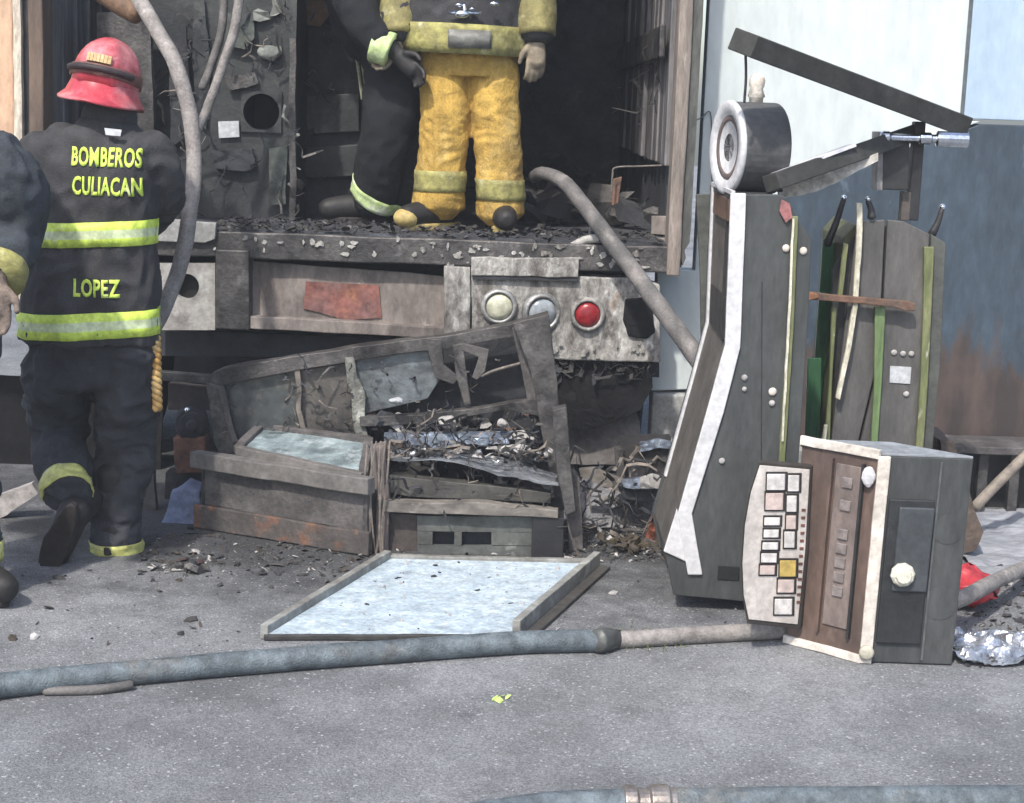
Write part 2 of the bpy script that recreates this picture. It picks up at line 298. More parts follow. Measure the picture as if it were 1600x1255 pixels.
# soot washed over the asphalt round the debris: a ragged stain mixed into the ground's own colour
n = asphalt.node_tree.nodes; Lk = asphalt.node_tree.links; bs = n['Principled BSDF']; src = bs.inputs['Base Color'].links[0].from_socket
tc = n.new('ShaderNodeTexCoord'); c = gnd(640, 800)
mp = n.new('ShaderNodeMapping'); mp.inputs['Location'].default_value = (-c.x / 2.6, -(c.y + .25) / 1.9, 0); mp.inputs['Scale'].default_value = (1 / 2.6, 1 / 1.9, 1); Lk.new(tc.outputs['Object'], mp.inputs[0])
ln = n.new('ShaderNodeVectorMath'); ln.operation = 'LENGTH'; Lk.new(mp.outputs[0], ln.inputs[0])
nz = n.new('ShaderNodeTexNoise'); nz.inputs['Scale'].default_value = 4.2; nz.inputs['Detail'].default_value = 9; nz.inputs['Roughness'].default_value = .7; Lk.new(tc.outputs['Object'], nz.inputs[0])
ad = n.new('ShaderNodeMath'); ad.operation = 'MULTIPLY_ADD'; ad.inputs[1].default_value = 1.25; Lk.new(nz.outputs[0], ad.inputs[0]); Lk.new(ln.outputs['Value'], ad.inputs[2])
mr = n.new('ShaderNodeMapRange'); mr.interpolation_type = 'SMOOTHSTEP'; mr.inputs[1].default_value = 1.12; mr.inputs[2].default_value = 1.62; mr.inputs[3].default_value = .36; mr.inputs[4].default_value = 1; Lk.new(ad.outputs[0], mr.inputs[0])
vo = n.new('ShaderNodeTexVoronoi'); vo.inputs['Scale'].default_value = 165; Lk.new(tc.outputs['Object'], vo.inputs['Vector'])
sp = n.new('ShaderNodeSeparateColor'); Lk.new(vo.outputs['Color'], sp.inputs[0])
vr = n.new('ShaderNodeMapRange'); vr.inputs[3].default_value = .74; vr.inputs[4].default_value = 1.26; Lk.new(sp.outputs[0], vr.inputs[0])
vm = n.new('ShaderNodeMix'); vm.data_type = 'RGBA'; vm.blend_type = 'MULTIPLY'; vm.inputs[0].default_value = 1; Lk.new(src, vm.inputs[6]); Lk.new(vr.outputs[0], vm.inputs[7])
st = n.new('ShaderNodeMapRange'); st.inputs[1].default_value = .975; st.inputs[2].default_value = .985; Lk.new(sp.outputs[1], st.inputs[0])
sm = n.new('ShaderNodeMix'); sm.data_type = 'RGBA'; sm.inputs[7].default_value = (.40, .40, .41, 1); Lk.new(st.outputs[0], sm.inputs[0]); Lk.new(vm.outputs[2], sm.inputs[6]); src = sm.outputs[2]
mu = n.new('ShaderNodeMix'); mu.data_type = 'RGBA'; mu.blend_type = 'MULTIPLY'; mu.inputs[0].default_value = 1; Lk.new(src, mu.inputs[6]); Lk.new(mr.outputs[0], mu.inputs[7]); Lk.new(mu.outputs[2], bs.inputs['Base Color'])

# thin haze volume added over the place to lift the blacks
bm = nb(); box(bm, -32, 32, -14, 47, -1.3, 6.0); hm = bpy.data.materials.new('lifting_haze'); hm.use_nodes = True; hn = hm.node_tree.nodes; hn.clear()
pv = hn.new('ShaderNodeVolumePrincipled'); pv.inputs['Color'].default_value = (.86, .92, 1, 1); pv.inputs['Density'].default_value = .0038
ho = hn.new('ShaderNodeOutputMaterial'); hm.node_tree.links.new(pv.outputs[0], ho.inputs['Volume'])
o = obj('haze', bm, hm, kind='stuff'); o['label'] = 'thin pale haze added to lift the dark tones'

# ------------------------------------------------------------------ wall on the right
WY = 6.85
T = thing('wall', 'white and blue wall to the right of the burnt truck', 'wall', (2.6, WY, 0))
ZBW = .93; zseam = at(1540, 190, WY).z; xseam = at(1508, 100, WY).x; xl = .735
bm = nb(); prism(bm, [V((.58, WY, .42)), at(1240, 600, WY), at(1240, 470, WY), at(1222, 305, WY), at(1532, 190, WY), V((xseam, WY, zseam)), V((xseam, WY, 4.2)), V((xl, WY, 4.2)), V((xl, WY, ZBW)), V((.58, WY, ZBW))], (0, .12, 0)); obj('white_panel', bm, wallwhite, T, bevel=.004)
bm = nb(); prism(bm, [V((xseam + .012, WY - .002, zseam + .008)), V((6, WY - .002, zseam + .008)), V((6, WY - .002, 4.2)), V((xseam + .012, WY - .002, 4.2))], (0, .11, 0)); obj('pale_blue_panel', bm, wallpale, T, bevel=.004)
bm = nb(); prism(bm, [at(1532, 194, WY + .001), V((6, WY + .001, zseam - .006)), V((6, WY + .001, .0)), V((at(1245, 600, WY).x, WY + .001, .0)), at(1245, 470, WY + .001), at(1227, 308, WY + .001)], (0, .11, 0)); obj('blue_panel', bm, wallblue, T, bevel=.004)  # panel coloured dark blue, with a slanting upper left edge
# burnt, peeled lower part of the blue panel: a ragged rust stain with its own outline
n = wallblue.node_tree.nodes; Lk = wallblue.node_tree.links; bs = n['Principled BSDF']; src = bs.inputs['Base Color'].links[0].from_socket
tc = n.new('ShaderNodeTexCoord'); sx_ = n.new('ShaderNodeSeparateXYZ'); Lk.new(tc.outputs['Object'], sx_.inputs[0])
def wn(s_, sc_, det):
    mp = n.new('ShaderNodeMapping'); mp.inputs['Scale'].default_value = sc_; Lk.new(tc.outputs['Object'], mp.inputs[0])
    t = n.new('ShaderNodeTexNoise'); t.inputs['Scale'].default_value = s_; t.inputs['Detail'].default_value = det; t.inputs['Roughness'].default_value = .62; Lk.new(mp.outputs[0], t.inputs[0]); return t.outputs[0]
def mth(op, a, b, c=None):
    x = n.new('ShaderNodeMath'); x.operation = op
    for q, v in enumerate((a, b) if c is None else (a, b, c)):
        if isinstance(v, (int, float)): x.inputs[q].default_value = v
        else: Lk.new(v, x.inputs[q])
    return x.outputs[0]
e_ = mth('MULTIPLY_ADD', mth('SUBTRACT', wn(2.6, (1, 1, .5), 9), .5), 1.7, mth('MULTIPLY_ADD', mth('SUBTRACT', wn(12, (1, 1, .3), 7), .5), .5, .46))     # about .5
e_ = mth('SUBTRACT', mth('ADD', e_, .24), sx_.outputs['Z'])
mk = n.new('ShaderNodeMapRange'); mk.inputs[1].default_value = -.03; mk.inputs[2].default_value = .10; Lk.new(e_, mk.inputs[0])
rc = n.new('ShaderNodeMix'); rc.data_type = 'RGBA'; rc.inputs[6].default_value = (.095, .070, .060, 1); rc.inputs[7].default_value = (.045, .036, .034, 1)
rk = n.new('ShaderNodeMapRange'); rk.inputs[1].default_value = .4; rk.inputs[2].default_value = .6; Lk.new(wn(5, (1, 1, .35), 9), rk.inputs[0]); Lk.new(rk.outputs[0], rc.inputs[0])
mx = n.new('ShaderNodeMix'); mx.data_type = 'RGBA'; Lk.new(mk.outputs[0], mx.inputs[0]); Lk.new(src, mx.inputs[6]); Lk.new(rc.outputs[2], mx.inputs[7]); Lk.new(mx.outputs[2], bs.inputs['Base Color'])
bm = nb(); box(bm, .58, at(1190, 640, WY).x, WY - .05, WY + .12, 0, .416); warp(bm, .006, 5, 3, .25); obj('plinth', bm, concrete, T, bevel=.008)
bm = nb(); box(bm, .50, 1.2, WY - .20, WY - .055, 0, .24); warp(bm, .01, 4, 5, .12); obj('step', bm, concrete, T, bevel=.015)
bm = nb(); box(bm, xseam - .004, xseam + .010, WY - .004, WY + .02, zseam, 4.2); obj('seam_strip', bm, M('seam', (.10, .12, .13)), T)
bm = nb(); tube(bm, [at(1078, 192, WY - .01), at(1096, 184, WY - .012), at(1110, 176, WY - .01), at(1112, 230, WY - .01), at(1113, 330, WY - .01)], .0028, 6, 4)
single('cable', bm, M('thin_cable', (.16, .17, .17)), 'thin dark wire running across the white wall beside the truck post', 'cable')

# ------------------------------------------------------------------ burnt box truck
TY = 6.6
ZB = at(640, 368, TY).z                          # bed height
XL, XR = at(40, 300, TY).x, at(1064, 300, TY).x
T = thing('box_truck', 'burnt out box truck seen from behind with its cargo bay open', 'truck', ((XL + XR) / 2, TY + 1.5, 0)); TR = T
YB = 10.4
bm = nb(); box(bm, XL, XR, TY + .02, YB, ZB - .10, ZB); cargo = M('sooty_cargo_wall', (.062, .066, .078), (.035, .037, .044), 2.5, .75, bump=.4, grime=.5, patch=(((.11, .11, .115), 5, .66, .08),))
obj('cargo_floor', bm, cargo, T)
bm = nb(); box(bm, XL - .02, XL + .03, TY + .12, YB, ZB - .1, 3.5); obj('left_side_wall', bm, cargo, T)
bm = nb(); box(bm, XR - .03, XR + .03, TY + .12, YB, ZB - .1, 3.5); obj('right_side_wall', bm, cargo, T)
bm = nb(); box(bm, XL - .02, XR + .03, YB, YB + .06, ZB - .1, 3.5); obj('front_bulkhead', bm, cargo, T)
bm = nb(); box(bm, XL - .02, XR + .03, TY, YB + .06, 3.5, 3.58); obj('roof', bm, cargo, T)
# interior slats of both side walls
for sx, n in ((1, 15), (-1, 11)):
    y = TY + .16
    for i in range(n):
        wd = .13 + .05 * random.random(); x = (XR - .034) if sx > 0 else (XL + .034); d = .022 + .02 * random.random()
        bm = nb(); box(bm, min(x, x - sx * d), max(x, x - sx * d), y, y + wd, ZB + (.30 if sx > 0 else .04), 3.4); warp(bm, .004, 3, i, .5); obj('wall_slat', bm, rib, T, bevel=.006); y += wd + .05
zr = at(1000, 70, 7.4).z
bm = nb(); box(bm, XR - .10, XR - .076, TY + .15, YB - .6, zr - .07, zr + .06); warp(bm, .008, 5, 2, .15); obj('cargo_rail', bm, burnt, T, bevel=.006)
bm = nb(); tube(bm, [at(1048, 258, 6.9), at(1000, 260, 6.9), at(962, 262, 6.9), at(957, 275, 6.9), at(955, 310, 6.9)], .004, 6, 4); obj('bent_wire', bm, wirem, T)
bm = nb(); pp(bm, [(1018, 338), (1047, 338), (1044, 368), (1018, 366)], 6.78, .02); pp(bm, [(1020, 372), (1044, 372), (1040, 412), (1018, 408)], 6.78, .02); warp(bm, .003, 8, 1); obj('scorched_board', bm, burnttan, T, bevel=.003)
bm = nb(); pp(bm, [(958, 280), (972, 276), (966, 318), (956, 322)], 6.95, .02); obj('rusty_bracket', bm, rustbar, T, bevel=.003)
# posts of the rear frame
def post(name, x0, x1, y0, y1, ztop, zbot, mt, seed, amp=.004):
    bm = nb(); box(bm, x0, x1, y0, y1, zbot, ztop); warp(bm, amp, 4, seed, .12); return obj(name, bm, mt, T, bevel=.006)
xa = at(1046, 300, TY).x; xb = at(1067, 300, TY).x; xc = at(1090, 200, TY).x
zlow = at(1050, 402, TY).z
post('rear_post', xa, xb, TY - .04, TY + .10, 3.5, ZB - .12, tanpost, 1)
bm = nb(); prism(bm, [V((xb + .002, TY - .02, 3.5)), V((xc, TY - .02, 3.5)), V((xc - .008, TY - .02, zlow + .06)), V((xc - .025, TY - .02, zlow + .03)), V((xc - .02, TY - .02, zlow)), V((xb + .012, TY - .02, zlow - .03)), V((xb + .002, TY - .02, zlow + .02))], (0, .08, 0)); warp(bm, .003, 9, 2, .1)
obj('torn_side_panel', bm, M('torn_grey_skin', (.10, .105, .095), (.06, .06, .055), 5, .6, stretch=(2, 2, .5), patch=(((.2, .15, .10), 8, .68, .06),)), T)
xl0, xl1 = at(49, 100, TY).x, at(72, 100, TY).x
post('rear_post', xl0, xl1, TY - .04, TY + .10, 3.5, ZB - .12, M('brown_post', (.17, .12, .09), (.10, .075, .06), 5, .7, stretch=(2, 2, .4)), 4)
bm = nb(); box(bm, at(28, 100, TY).x, at(40, 100, TY).x, TY - .06, TY + .04, ZB - .3, 3.5); warp(bm, .006, 7, 6, .06); obj('door_seal', bm, whiteseal, T)
bm = nb(); box(bm, at(40.5, 100, TY).x, at(48.5, 100, TY).x, TY - .03, TY + .06, ZB - .3, 3.5); obj('door_gap', bm, blackmetal, T)
bm = nb(); box(bm, at(27, 100, TY).x - .9, at(27, 100, TY).x, TY - .05, TY + .0, ZB - .3, 3.5); obj('door', bm, peach, T, bevel=.008)
# rear sill and bumper
bm = nb(); c = pbox(bm, 205, 372, 1040, 412, TY - .02, .14); warp(bm, .006, 5, 3, .08); obj('sill_beam', bm, burnt, T, bevel=.006)
bm = nb(); pp(bm, [(205, 340), (338, 348), (336, 374), (320, 380), (205, 376)], TY - .045, .03); warp(bm, .003, 8, 8, .06); obj('corner_cap', bm, M('pale_cap', (.30, .30, .29), (.20, .20, .195), 6, .7, patch=(((.42, .43, .42), 8, .62, .06),)), T, bevel=.004)
def holed(bm, x0, y0, x1, y1, cx, cy, r, Y, depth, seg=32):
    def sq(a):
        ca, sa = math.cos(a), math.sin(a); t = 1e9
        for d, lo, hi, cc in ((ca, x0, x1, cx), (sa, y0, y1, cy)):
            if abs(d) > 1e-6: t = min(t, ((hi if d > 0 else lo) - cc) / d)
        return (cx + ca * t, cy + sa * t)
    for q in range(seg):
        a, b = 6.28318 * q / seg, 6.28318 * (q + 1) / seg
        A, B = sq(a), sq(b); corner = []
        for X, Yy in ((x0, y0), (x1, y0), (x1, y1), (x0, y1)):
            ac = math.atan2(Yy - cy, X - cx) % 6.28318
            if a < ac < b: corner = [(X, Yy)]
        pp(bm, [(cx + r * math.cos(a), cy + r * math.sin(a)), A] + corner + [B, (cx + r * math.cos(b), cy + r * math.sin(b))], Y, depth)
    bmesh.ops.remove_doubles(bm, verts=bm.verts, dist=1e-5)
bm = nb(); holed(bm, 232, 412, 336, 516, 291, 448, 20, TY - .02, .05); obj('corner_plate', bm, M('scorched_pale_plate', (.34, .33, .31), (.22, .205, .19), 6, .75, patch=(((.09, .085, .08), 5, .62, .1), ((.46, .45, .43), 11, .62, .06))), T)
bm = nb(); lathe(bm, at(291, 448, TY + .03), (0, 1, 0), [(0, .054), (.07, .054), (.075, .02)]); obj('lamp_socket', bm, M('black_hole', (.008, .008, .009), bump=.1), T)
bm = nb(); pbox(bm, 337, 392, 389, 514, TY - .035, .10); warp(bm, .004, 6, 9, .06); obj('upright', bm, burnt, T, bevel=.005)
bm = nb(); pp(bm, [(390, 408), (696, 432), (694, 522), (390, 508)], TY + .045, .02); warp(bm, .004, 5, 1, .08); obj('recessed_panel', bm, burnttan, T)
bm = nb(); pp(bm, [(478, 440), (592, 446), (596, 497), (540, 500), (474, 482)], TY + .036, .006); warp(bm, .002, 12, 2, .04); obj('red_sheet', bm, redpatch, T)
bm = nb(); pp(bm, [(390, 494), (694, 512), (694, 530), (390, 514)], TY - .025, .085); warp(bm, .003, 6, 4, .08); obj('lower_rail', bm, burnttan, T, bevel=.004)
bm = nb(); pp(bm, [(694, 415), (735, 418), (735, 556), (694, 552)], TY - .03, .10); warp(bm, .004, 8, 4, .06); obj('upright', bm, flaked, T, bevel=.006)
bm = nb(); pp(bm, [(737, 402), (905, 404), (905, 434), (737, 430)], TY - .045, .06); warp(bm, .006, 9, 5, .035); obj('flaked_strip', bm, flaked, T, bevel=.004)
bm = nb(); pp(bm, [(737, 428), (906, 432), (1000, 436), (1032, 446), (1032, 566), (860, 562), (737, 545)], TY - .02, .12); warp(bm, .006, 6, 6, .05); obj('lamp_box', bm, flaked, T, bevel=.006)
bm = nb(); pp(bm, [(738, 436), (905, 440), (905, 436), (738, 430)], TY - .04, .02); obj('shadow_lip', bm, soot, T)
for px, py, r, mm, tilt in ((780, 479, 23, amberlens, 0), (846, 488, 25, greylens, .25), (918, 491, 22, redlens, 0)):
    rr = sz(r, TY); c = at(px, py, TY - .022)
    bm = nb(); lathe(bm, c, (tilt, -1, 0), [(-.01, rr * 1.22), (.012, rr * 1.22), (.024, rr * 1.08), (.024, rr * .92), (.006, rr * .9)]); L_ = obj('tail_lamp', bm, M('dull_ring', (.40, .40, .39), (.24, .24, .235), 12, .5, .5, bump=.3, grime=.5) if px < 900 else flaked, T, smooth=True)
    bm = nb(); lathe(bm, c, (tilt, -1, 0), [(.004, rr * .9), (.018, rr * .84), (.026, rr * .5), (.029, .002)]); obj('lens', bm, mm, L_, smooth=True)
bm = nb(); pp(bm, [(978, 468), (1018, 462), (1024, 520), (1012, 530), (982, 526), (974, 500)], TY - .034, .03); warp(bm, .006, 14, 3, .03); obj('hole_patch', bm, rubber, T, bevel=.008)  # dark patch added for the blackness of a hole in the lamp box
# peeled flakes of white paint on the sill and the lamp box
bm = nb(); rr = random.Random(77)
for i in range(120):
    z_ = rr.random()
    x, y = (rr.uniform(690, 1020), rr.uniform(384, 422)) if z_ < .6 else ((rr.uniform(335, 690), rr.uniform(372, 398)) if z_ < .75 else (rr.uniform(740, 1025), rr.uniform(535, 560)))
    Yf = TY - (.026 if z_ < .75 else .030); a, b = rr.uniform(2, 8), rr.uniform(1.5, 6); k = rr.randrange(6, 10)
    pp(bm, [(x + a * math.cos(6.283 * q / k) * rr.uniform(.45, 1.2), y + b * math.sin(6.283 * q / k) * rr.uniform(.45, 1.2)) for q in range(k)], Yf - .004 * rr.random(), .006)
obj('paint_flakes', bm, flaked, T, kind='stuff')
# undercarriage
bm = nb(); box(bm, XL + .35, XL + .50, TY + .1, YB, .62, ZB - .11); box(bm, XR - .62, XR - .47, TY + .1, YB, .62, ZB - .11); box(bm, XL + .1, XR - .1, TY + .45, TY + .60, .58, ZB - .12); obj('chassis', bm, soot, T, bevel=.01)
bm = nb(); pp(bm, [(238, 516), (700, 532), (1030, 566), (1030, 590), (860, 575), (600, 560), (238, 556)], TY + .12, .04); obj('under_skirt', bm, soot, T)
for cx in (at(180, 650, 7.35).x, at(935, 650, 7.35).x):
    for dx in (0,):
        c = V((cx, 7.42, .47)); prof = [(-.17, .26), (-.175, .40), (-.15, .455), (-.05, .47), (.05, .47), (.15, .455), (.175, .40), (.17, .26)]
        bm = nb(); lathe(bm, c, (1, 0, 0), [(-.10, .25), (-.02, .25), (.02, .12), (.05, .10), (.06, .02)], 24); W = obj('wheel', bm, burnt, T, smooth=True)
        bm = nb(); lathe(bm, c, (1, 0, 0), prof, 40); obj('tyre', bm, rubber, W, smooth=True)
bm = nb(); tube(bm, [(XL + .2, 7.42, .47), (XR - .2, 7.42, .47)], .06, 12, 1); obj('axle', bm, soot, T)
bm = nb(); pp(bm, [(866, 562), (1016, 566), (1020, 604), (1004, 640), (962, 660), (918, 672), (884, 668), (868, 640), (862, 600)], TY + .01, .09); warp(bm, .016, 8, 3, .03); obj('flap_or_shade_sheet', bm, rubber, T)
bm = nb(); pp(bm, [(870, 640), (985, 600), (1000, 660), (998, 726), (890, 726)], TY + .10, .012); warp(bm, .01, 6, 2, .06); obj('flap_or_shade_sheet', bm, M('dusty_flap', (.18, .165, .16), (.12, .11, .108), 7, .8), T)
bm = nb(); bar(bm, at(246, 586, 6.4), at(330, 592, 6.4), .04, .035); warp(bm, .002, 9, 1, .05); obj('under_bar', bm, burnt, T, bevel=.003)
# ash and rubble on the bed edge
bm = nb(); x0, x1 = at(330, 360, TY).x, XR - .05
chunks(bm, lambda r: V((x0 + (x1 - x0) * (r.random() ** 1.3), TY + r.uniform(-.015, .45), ZB + r.uniform(0, .02))), 1300, .004, .026, 4, 7, .35)
M('pale_ash', WHITEASH, (.26, .25, .24), 20, .8)
obj('bed_rubble', bm, [soot, burnt, soot, soot, burnt, M('char', (.05, .047, .045), (.03, .029, .028), 9, .85), MATS['char']], T, kind='stuff')
# ------------------------------------------------------------------ things in the cargo bay
T = thing('gaming_machine', 'charred upright machine in the cargo bay with a round hole and white sticker', 'machine', at(390, 352, 7.0))
bm = nb(); x0, x1 = at(232, 200, 7.1).x, at(462, 200, 7.1).x; cc = at(409, 175, 7.1); r_ = sz(27, 7.1)
zt = ZB + 1.65
# face with a round speaker hole: four slabs and a ring
box(bm, x0, cc.x - r_, 7.1, 7.55, ZB + .003, zt); box(bm, cc.x + r_, x1, 7.1, 7.55, ZB + .003, zt)
box(bm, cc.x - r_, cc.x + r_, 7.1, 7.55, ZB + .003, cc.z - r_); box(bm, cc.x - r_, cc.x + r_, 7.1, 7.55, cc.z + r_, zt)
warp(bm, .006, 3, 2, .2); obj('cabinet', bm, sootgreen, T)
bm = nb(); seg = 32
for q in range(seg):
    a, b = 6.28318 * q / seg, 6.28318 * (q + 1) / seg; 
    def sqp(t): 
        k = 1.12 / max(abs(math.cos(t)), abs(math.sin(t))); return V((cc.x + r_ * k * math.cos(t), 7.085, cc.z + r_ * k * math.sin(t)))
    prism(bm, [V((cc.x + r_ * math.cos(a), 7.085, cc.z + r_ * math.sin(a))), sqp(a), sqp(b), V((cc.x + r_ * math.cos(b), 7.085, cc.z + r_ * math.sin(b)))], (0, .02, 0))
obj('hole_frame', bm, sootgreen, T)
bm = nb(); box(bm, cc.x - r_ * 1.3, cc.x + r_ * 1.3, 7.35, 7.37, cc.z - r_ * 1.3, cc.z + r_ * 1.3); obj('hole_back', bm, M('black_hole', (.008,) * 3), T)
bm = nb(); pp(bm, [(341, 190), (373, 189), (374, 214), (342, 216)], 7.083, .004); obj('sticker', bm, papr, T)
bm = nb()
for (a, b) in (((405, 78), (440, 76)), ((408, 82), (424, 92))): bar(bm, at(*a, 7.07), at(*b, 7.07), .01, .02)
ell(bm, at(420, 82, 7.07), (.05, .02, .03)); obj('pale_debris', bm, M('ashy_white', (.24, .25, .23), (.13, .14, .13), 14, .7), T)
bm = nb(); pp(bm, [(452, 60), (462, 60), (462, 345), (452, 345)], 7.06, .03); warp(bm, .006, 6, 3, .05); obj('edge_rail', bm, burnt, T)
for i, (px, py, a, b) in enumerate(((404, 24, 22, 9), (430, 10, 12, 18), (395, 120, 4, 6), (462, 212, 12, 5), (465, 288, 15, 10))):
    bm = nb(); c = at(px, py, 7.065); prism(bm, [c + V((sz(a, 7) * math.cos(t) * random.uniform(.5, 1.2), random.uniform(-.01, .01), sz(b, 7) * math.sin(t) * random.uniform(.5, 1.2))) for t in [k * .785 for k in range(8)]], (0, .012, 0)); warp(bm, .01, 20, i); obj('hanging_scrap', bm, MATS['ashy_white'] if i < 4 else burnt, T)
T = thing('charred_rack', 'blackened equipment rack standing behind the dark firefighter in the cargo bay', 'rack', at(540, 352, 7.5))
bm = nb(); box(bm, at(470, 200, 7.5).x, at(660, 200, 7.5).x, 7.5, 7.9, ZB + .003, ZB + 1.75); warp(bm, .01, 3, 5, .2); obj('rack_body', bm, soot, T)
bm = nb(); pp(bm, [(472, 150), (562, 146), (562, 205), (472, 212)], 7.46, .03); pp(bm, [(470, 232), (560, 226), (552, 275), (470, 280)], 7.46, .03); warp(bm, .006, 6, 3, .08); obj('rack_shelf', bm, sootgreen, T, bevel=.004)
bm = nb(); pp(bm, [(475, 0), (505, -10), (512, 24), (500, 42), (480, 40)], 7.4, .05); warp(bm, .01, 9, 2, .05); single('scorched_bag', bm, browncable, 'scorched brown bag hanging at the top of the cargo bay', 'bag')
bm = nb(); tube(bm, [at(553, 0, 7.2), at(553, 60, 7.2), at(560, 110, 7.2), at(566, 155, 7.2)], .007, 6, 4); tube(bm, [at(560, 0, 7.2), at(562, 70, 7.2), at(570, 130, 7.2)], .005, 6, 4); single('hanging_cable', bm, M('greenish_cable', (.24, .25, .17)), 'pale twisted cable hanging inside the cargo bay beside the firefighters', 'cable')
# a stack of charred boards leaning left in the bay, behind the red helmet
T = thing('charred_board', 'grey charred board leaning in the cargo bay behind the red helmet', 'board', at(180, 340, 6.95))
bm = nb(); pp(bm, [(150, 20), (235, 20), (240, 215), (150, 340)], 6.95, .04); warp(bm, .01, 5, 3, .08); obj('board_face', bm, burnt, T)

# ------------------------------------------------------------------ hoses
def hose(name, pts, r, mt, label, coupl=None, seg=14, flat=1, k=8, wob=0.002):
    P = [at(*p) for p in pts]; bm = nb(); tube(bm, P, r, seg, k, flat=flat)
    if wob: warp(bm, .0035, 9, len(label))
    if coupl is None: return single(name, bm, mt, label, 'hose', 'hoses at the burnt truck', smooth=True)
    T = thing(name, label, 'hose', V((P[0].x, P[0].y, min(p.z for p in P))))
    obj('hose_body', bm, mt, T, smooth=True); return T
hose('hose', [(200, -25, 6.45), (232, 25, 6.3), (270, 92, 6.2), (294, 165, 6.15), (303, 240, 6.1), (297, 330, 6.0), (278, 425, 5.95), (252, 490, 5.9), (225, 540, 5.88)], .029, hosegrey, 'thick grey hose hanging from the truck down past the red helmeted firefighter')
bm = nb(); tube(bm, [at(140, -30, 6.5), at(180, 0, 6.42), at(215, 22, 6.36)], [.05, .045, .04], 12, 5); single('hose_nozzle', bm, browncable, 'brown scorched hose end at the top of the cargo bay', 'nozzle', smooth=True)
hose('hose', [(378, -25, 6.7), (366, 45, 6.7), (346, 110, 6.7), (326, 165, 6.68), (308, 205, 6.66)], .019, hosegrey, 'slim grey hose hanging in the bay, the right one of a pair')
hose('hose', [(352, -25, 6.75), (345, 50, 6.75), (330, 105, 6.74), (316, 138, 6.73)], .017, hosedark, 'slim darker hose hanging in the bay, the left one of a pair')
hose('hose', [(834, 276, 7.0), (850, 271, 6.9), (885, 288, 6.75), (930, 345, 6.55), (985, 418, 6.4), (1040, 492, 6.2), (1095, 566, 6.05), (1130, 615, 5.98)], [.026, .027, .03, .032, .034, .035, .036, .037], hosedark, 'thick dark hose arching from the cargo bay down behind the grey cabinet')
hose('hose', [(895, 385, 6.62), (915, 375, 6.6), (945, 374, 6.6), (972, 388, 6.6)], .018, M('pale_hose', (.40, .39, .37), (.28, .27, .26), 9, .7), 'short pale curl of hose lying on the truck bed edge')
hz = .034
def gh(pts, r): return [gnd(px, py, r * .95) for px, py in pts]
Pa = gh([(-900, 1190), (-400, 1120), (-60, 1082), (0, 1072), (90, 1062), (200, 1052), (400, 1034), (640, 1016), (800, 1005), (948, 1000)], .034)
T = thing('fire_hose', 'wet blue-grey fire hose lying across the asphalt in front of the tray', 'hose', V((Pa[5].x, Pa[5].y, 0)), 'hoses at the burnt truck')
bm = nb(); tube(bm, Pa, .034, 16, 8); warp(bm, .002, 6, 1); obj('hose_body', bm, hoseblue, T, smooth=True)
Pb = gh([(960, 999), (1030, 996), (1130, 990), (1235, 984), (1330, 975), (1430, 960)], .027) + [gnd(1500, 936, .11), gnd(1560, 906, .10), gnd(1640, 872, .03)]
bm = nb(); tube(bm, Pb, .026, 16, 8); warp(bm, .002, 6, 1); obj('hose_body', bm, hosegrey, T, smooth=True, label='pale grey length of the hose')
d = (Pb[0] - Pa[-1]).normalized(); bm = nb(); lathe(bm, Pa[-1] - d * .01, d, [(-.04, .033), (-.03, .0365), (.02, .0365), (.03, .032), (.07, .028)], 18); obj('hose_coupling', bm, M('grimy_coupling', (.12, .13, .12), (.08, .08, .08), 9, .5, .4), T, smooth=True)
bm = nb(); q = gnd(150, 1078, .012); tube(bm, [gnd(70, 1080, .012), gnd(150, 1078, .012), gnd(205, 1070, .016)], [.012, .014, .012], 10, 5); obj('hose_strap', bm, hosedark, T, smooth=True)
Pc = gh([(200, 1480), (520, 1350), (700, 1290), (790, 1272), (870, 1262), (985, 1256)], .036); Pd = gh([(1056, 1256), (1200, 1254), (1400, 1252), (1700, 1250)], .036)
T = thing('fire_hose', 'wet dark blue fire hose with metal coupling nearest the camera', 'hose', V((Pd[0].x, Pd[0].y, 0)), 'hoses at the burnt truck')
bm = nb(); tube(bm, Pc, .036, 18, 8); warp(bm, .002, 6, 2); obj('hose_body', bm, hoseblue, T, smooth=True)
bm = nb(); tube(bm, Pd, .036, 18, 8); warp(bm, .002, 6, 3); obj('hose_body', bm, hoseblue, T, smooth=True)
d = (Pd[0] - Pc[-1]).normalized(); Lc = (Pd[0] - Pc[-1]).length
bm = nb(); lathe(bm, Pc[-1], d, [(-.02, .036), (-.015, .043), (.012, .043), (.016, .035), (.04, .035), (.045, .045), (.085, .045), (.09, .038), (Lc, .037)], 24); obj('hose_coupling', bm, brass, T, bevel=.002)

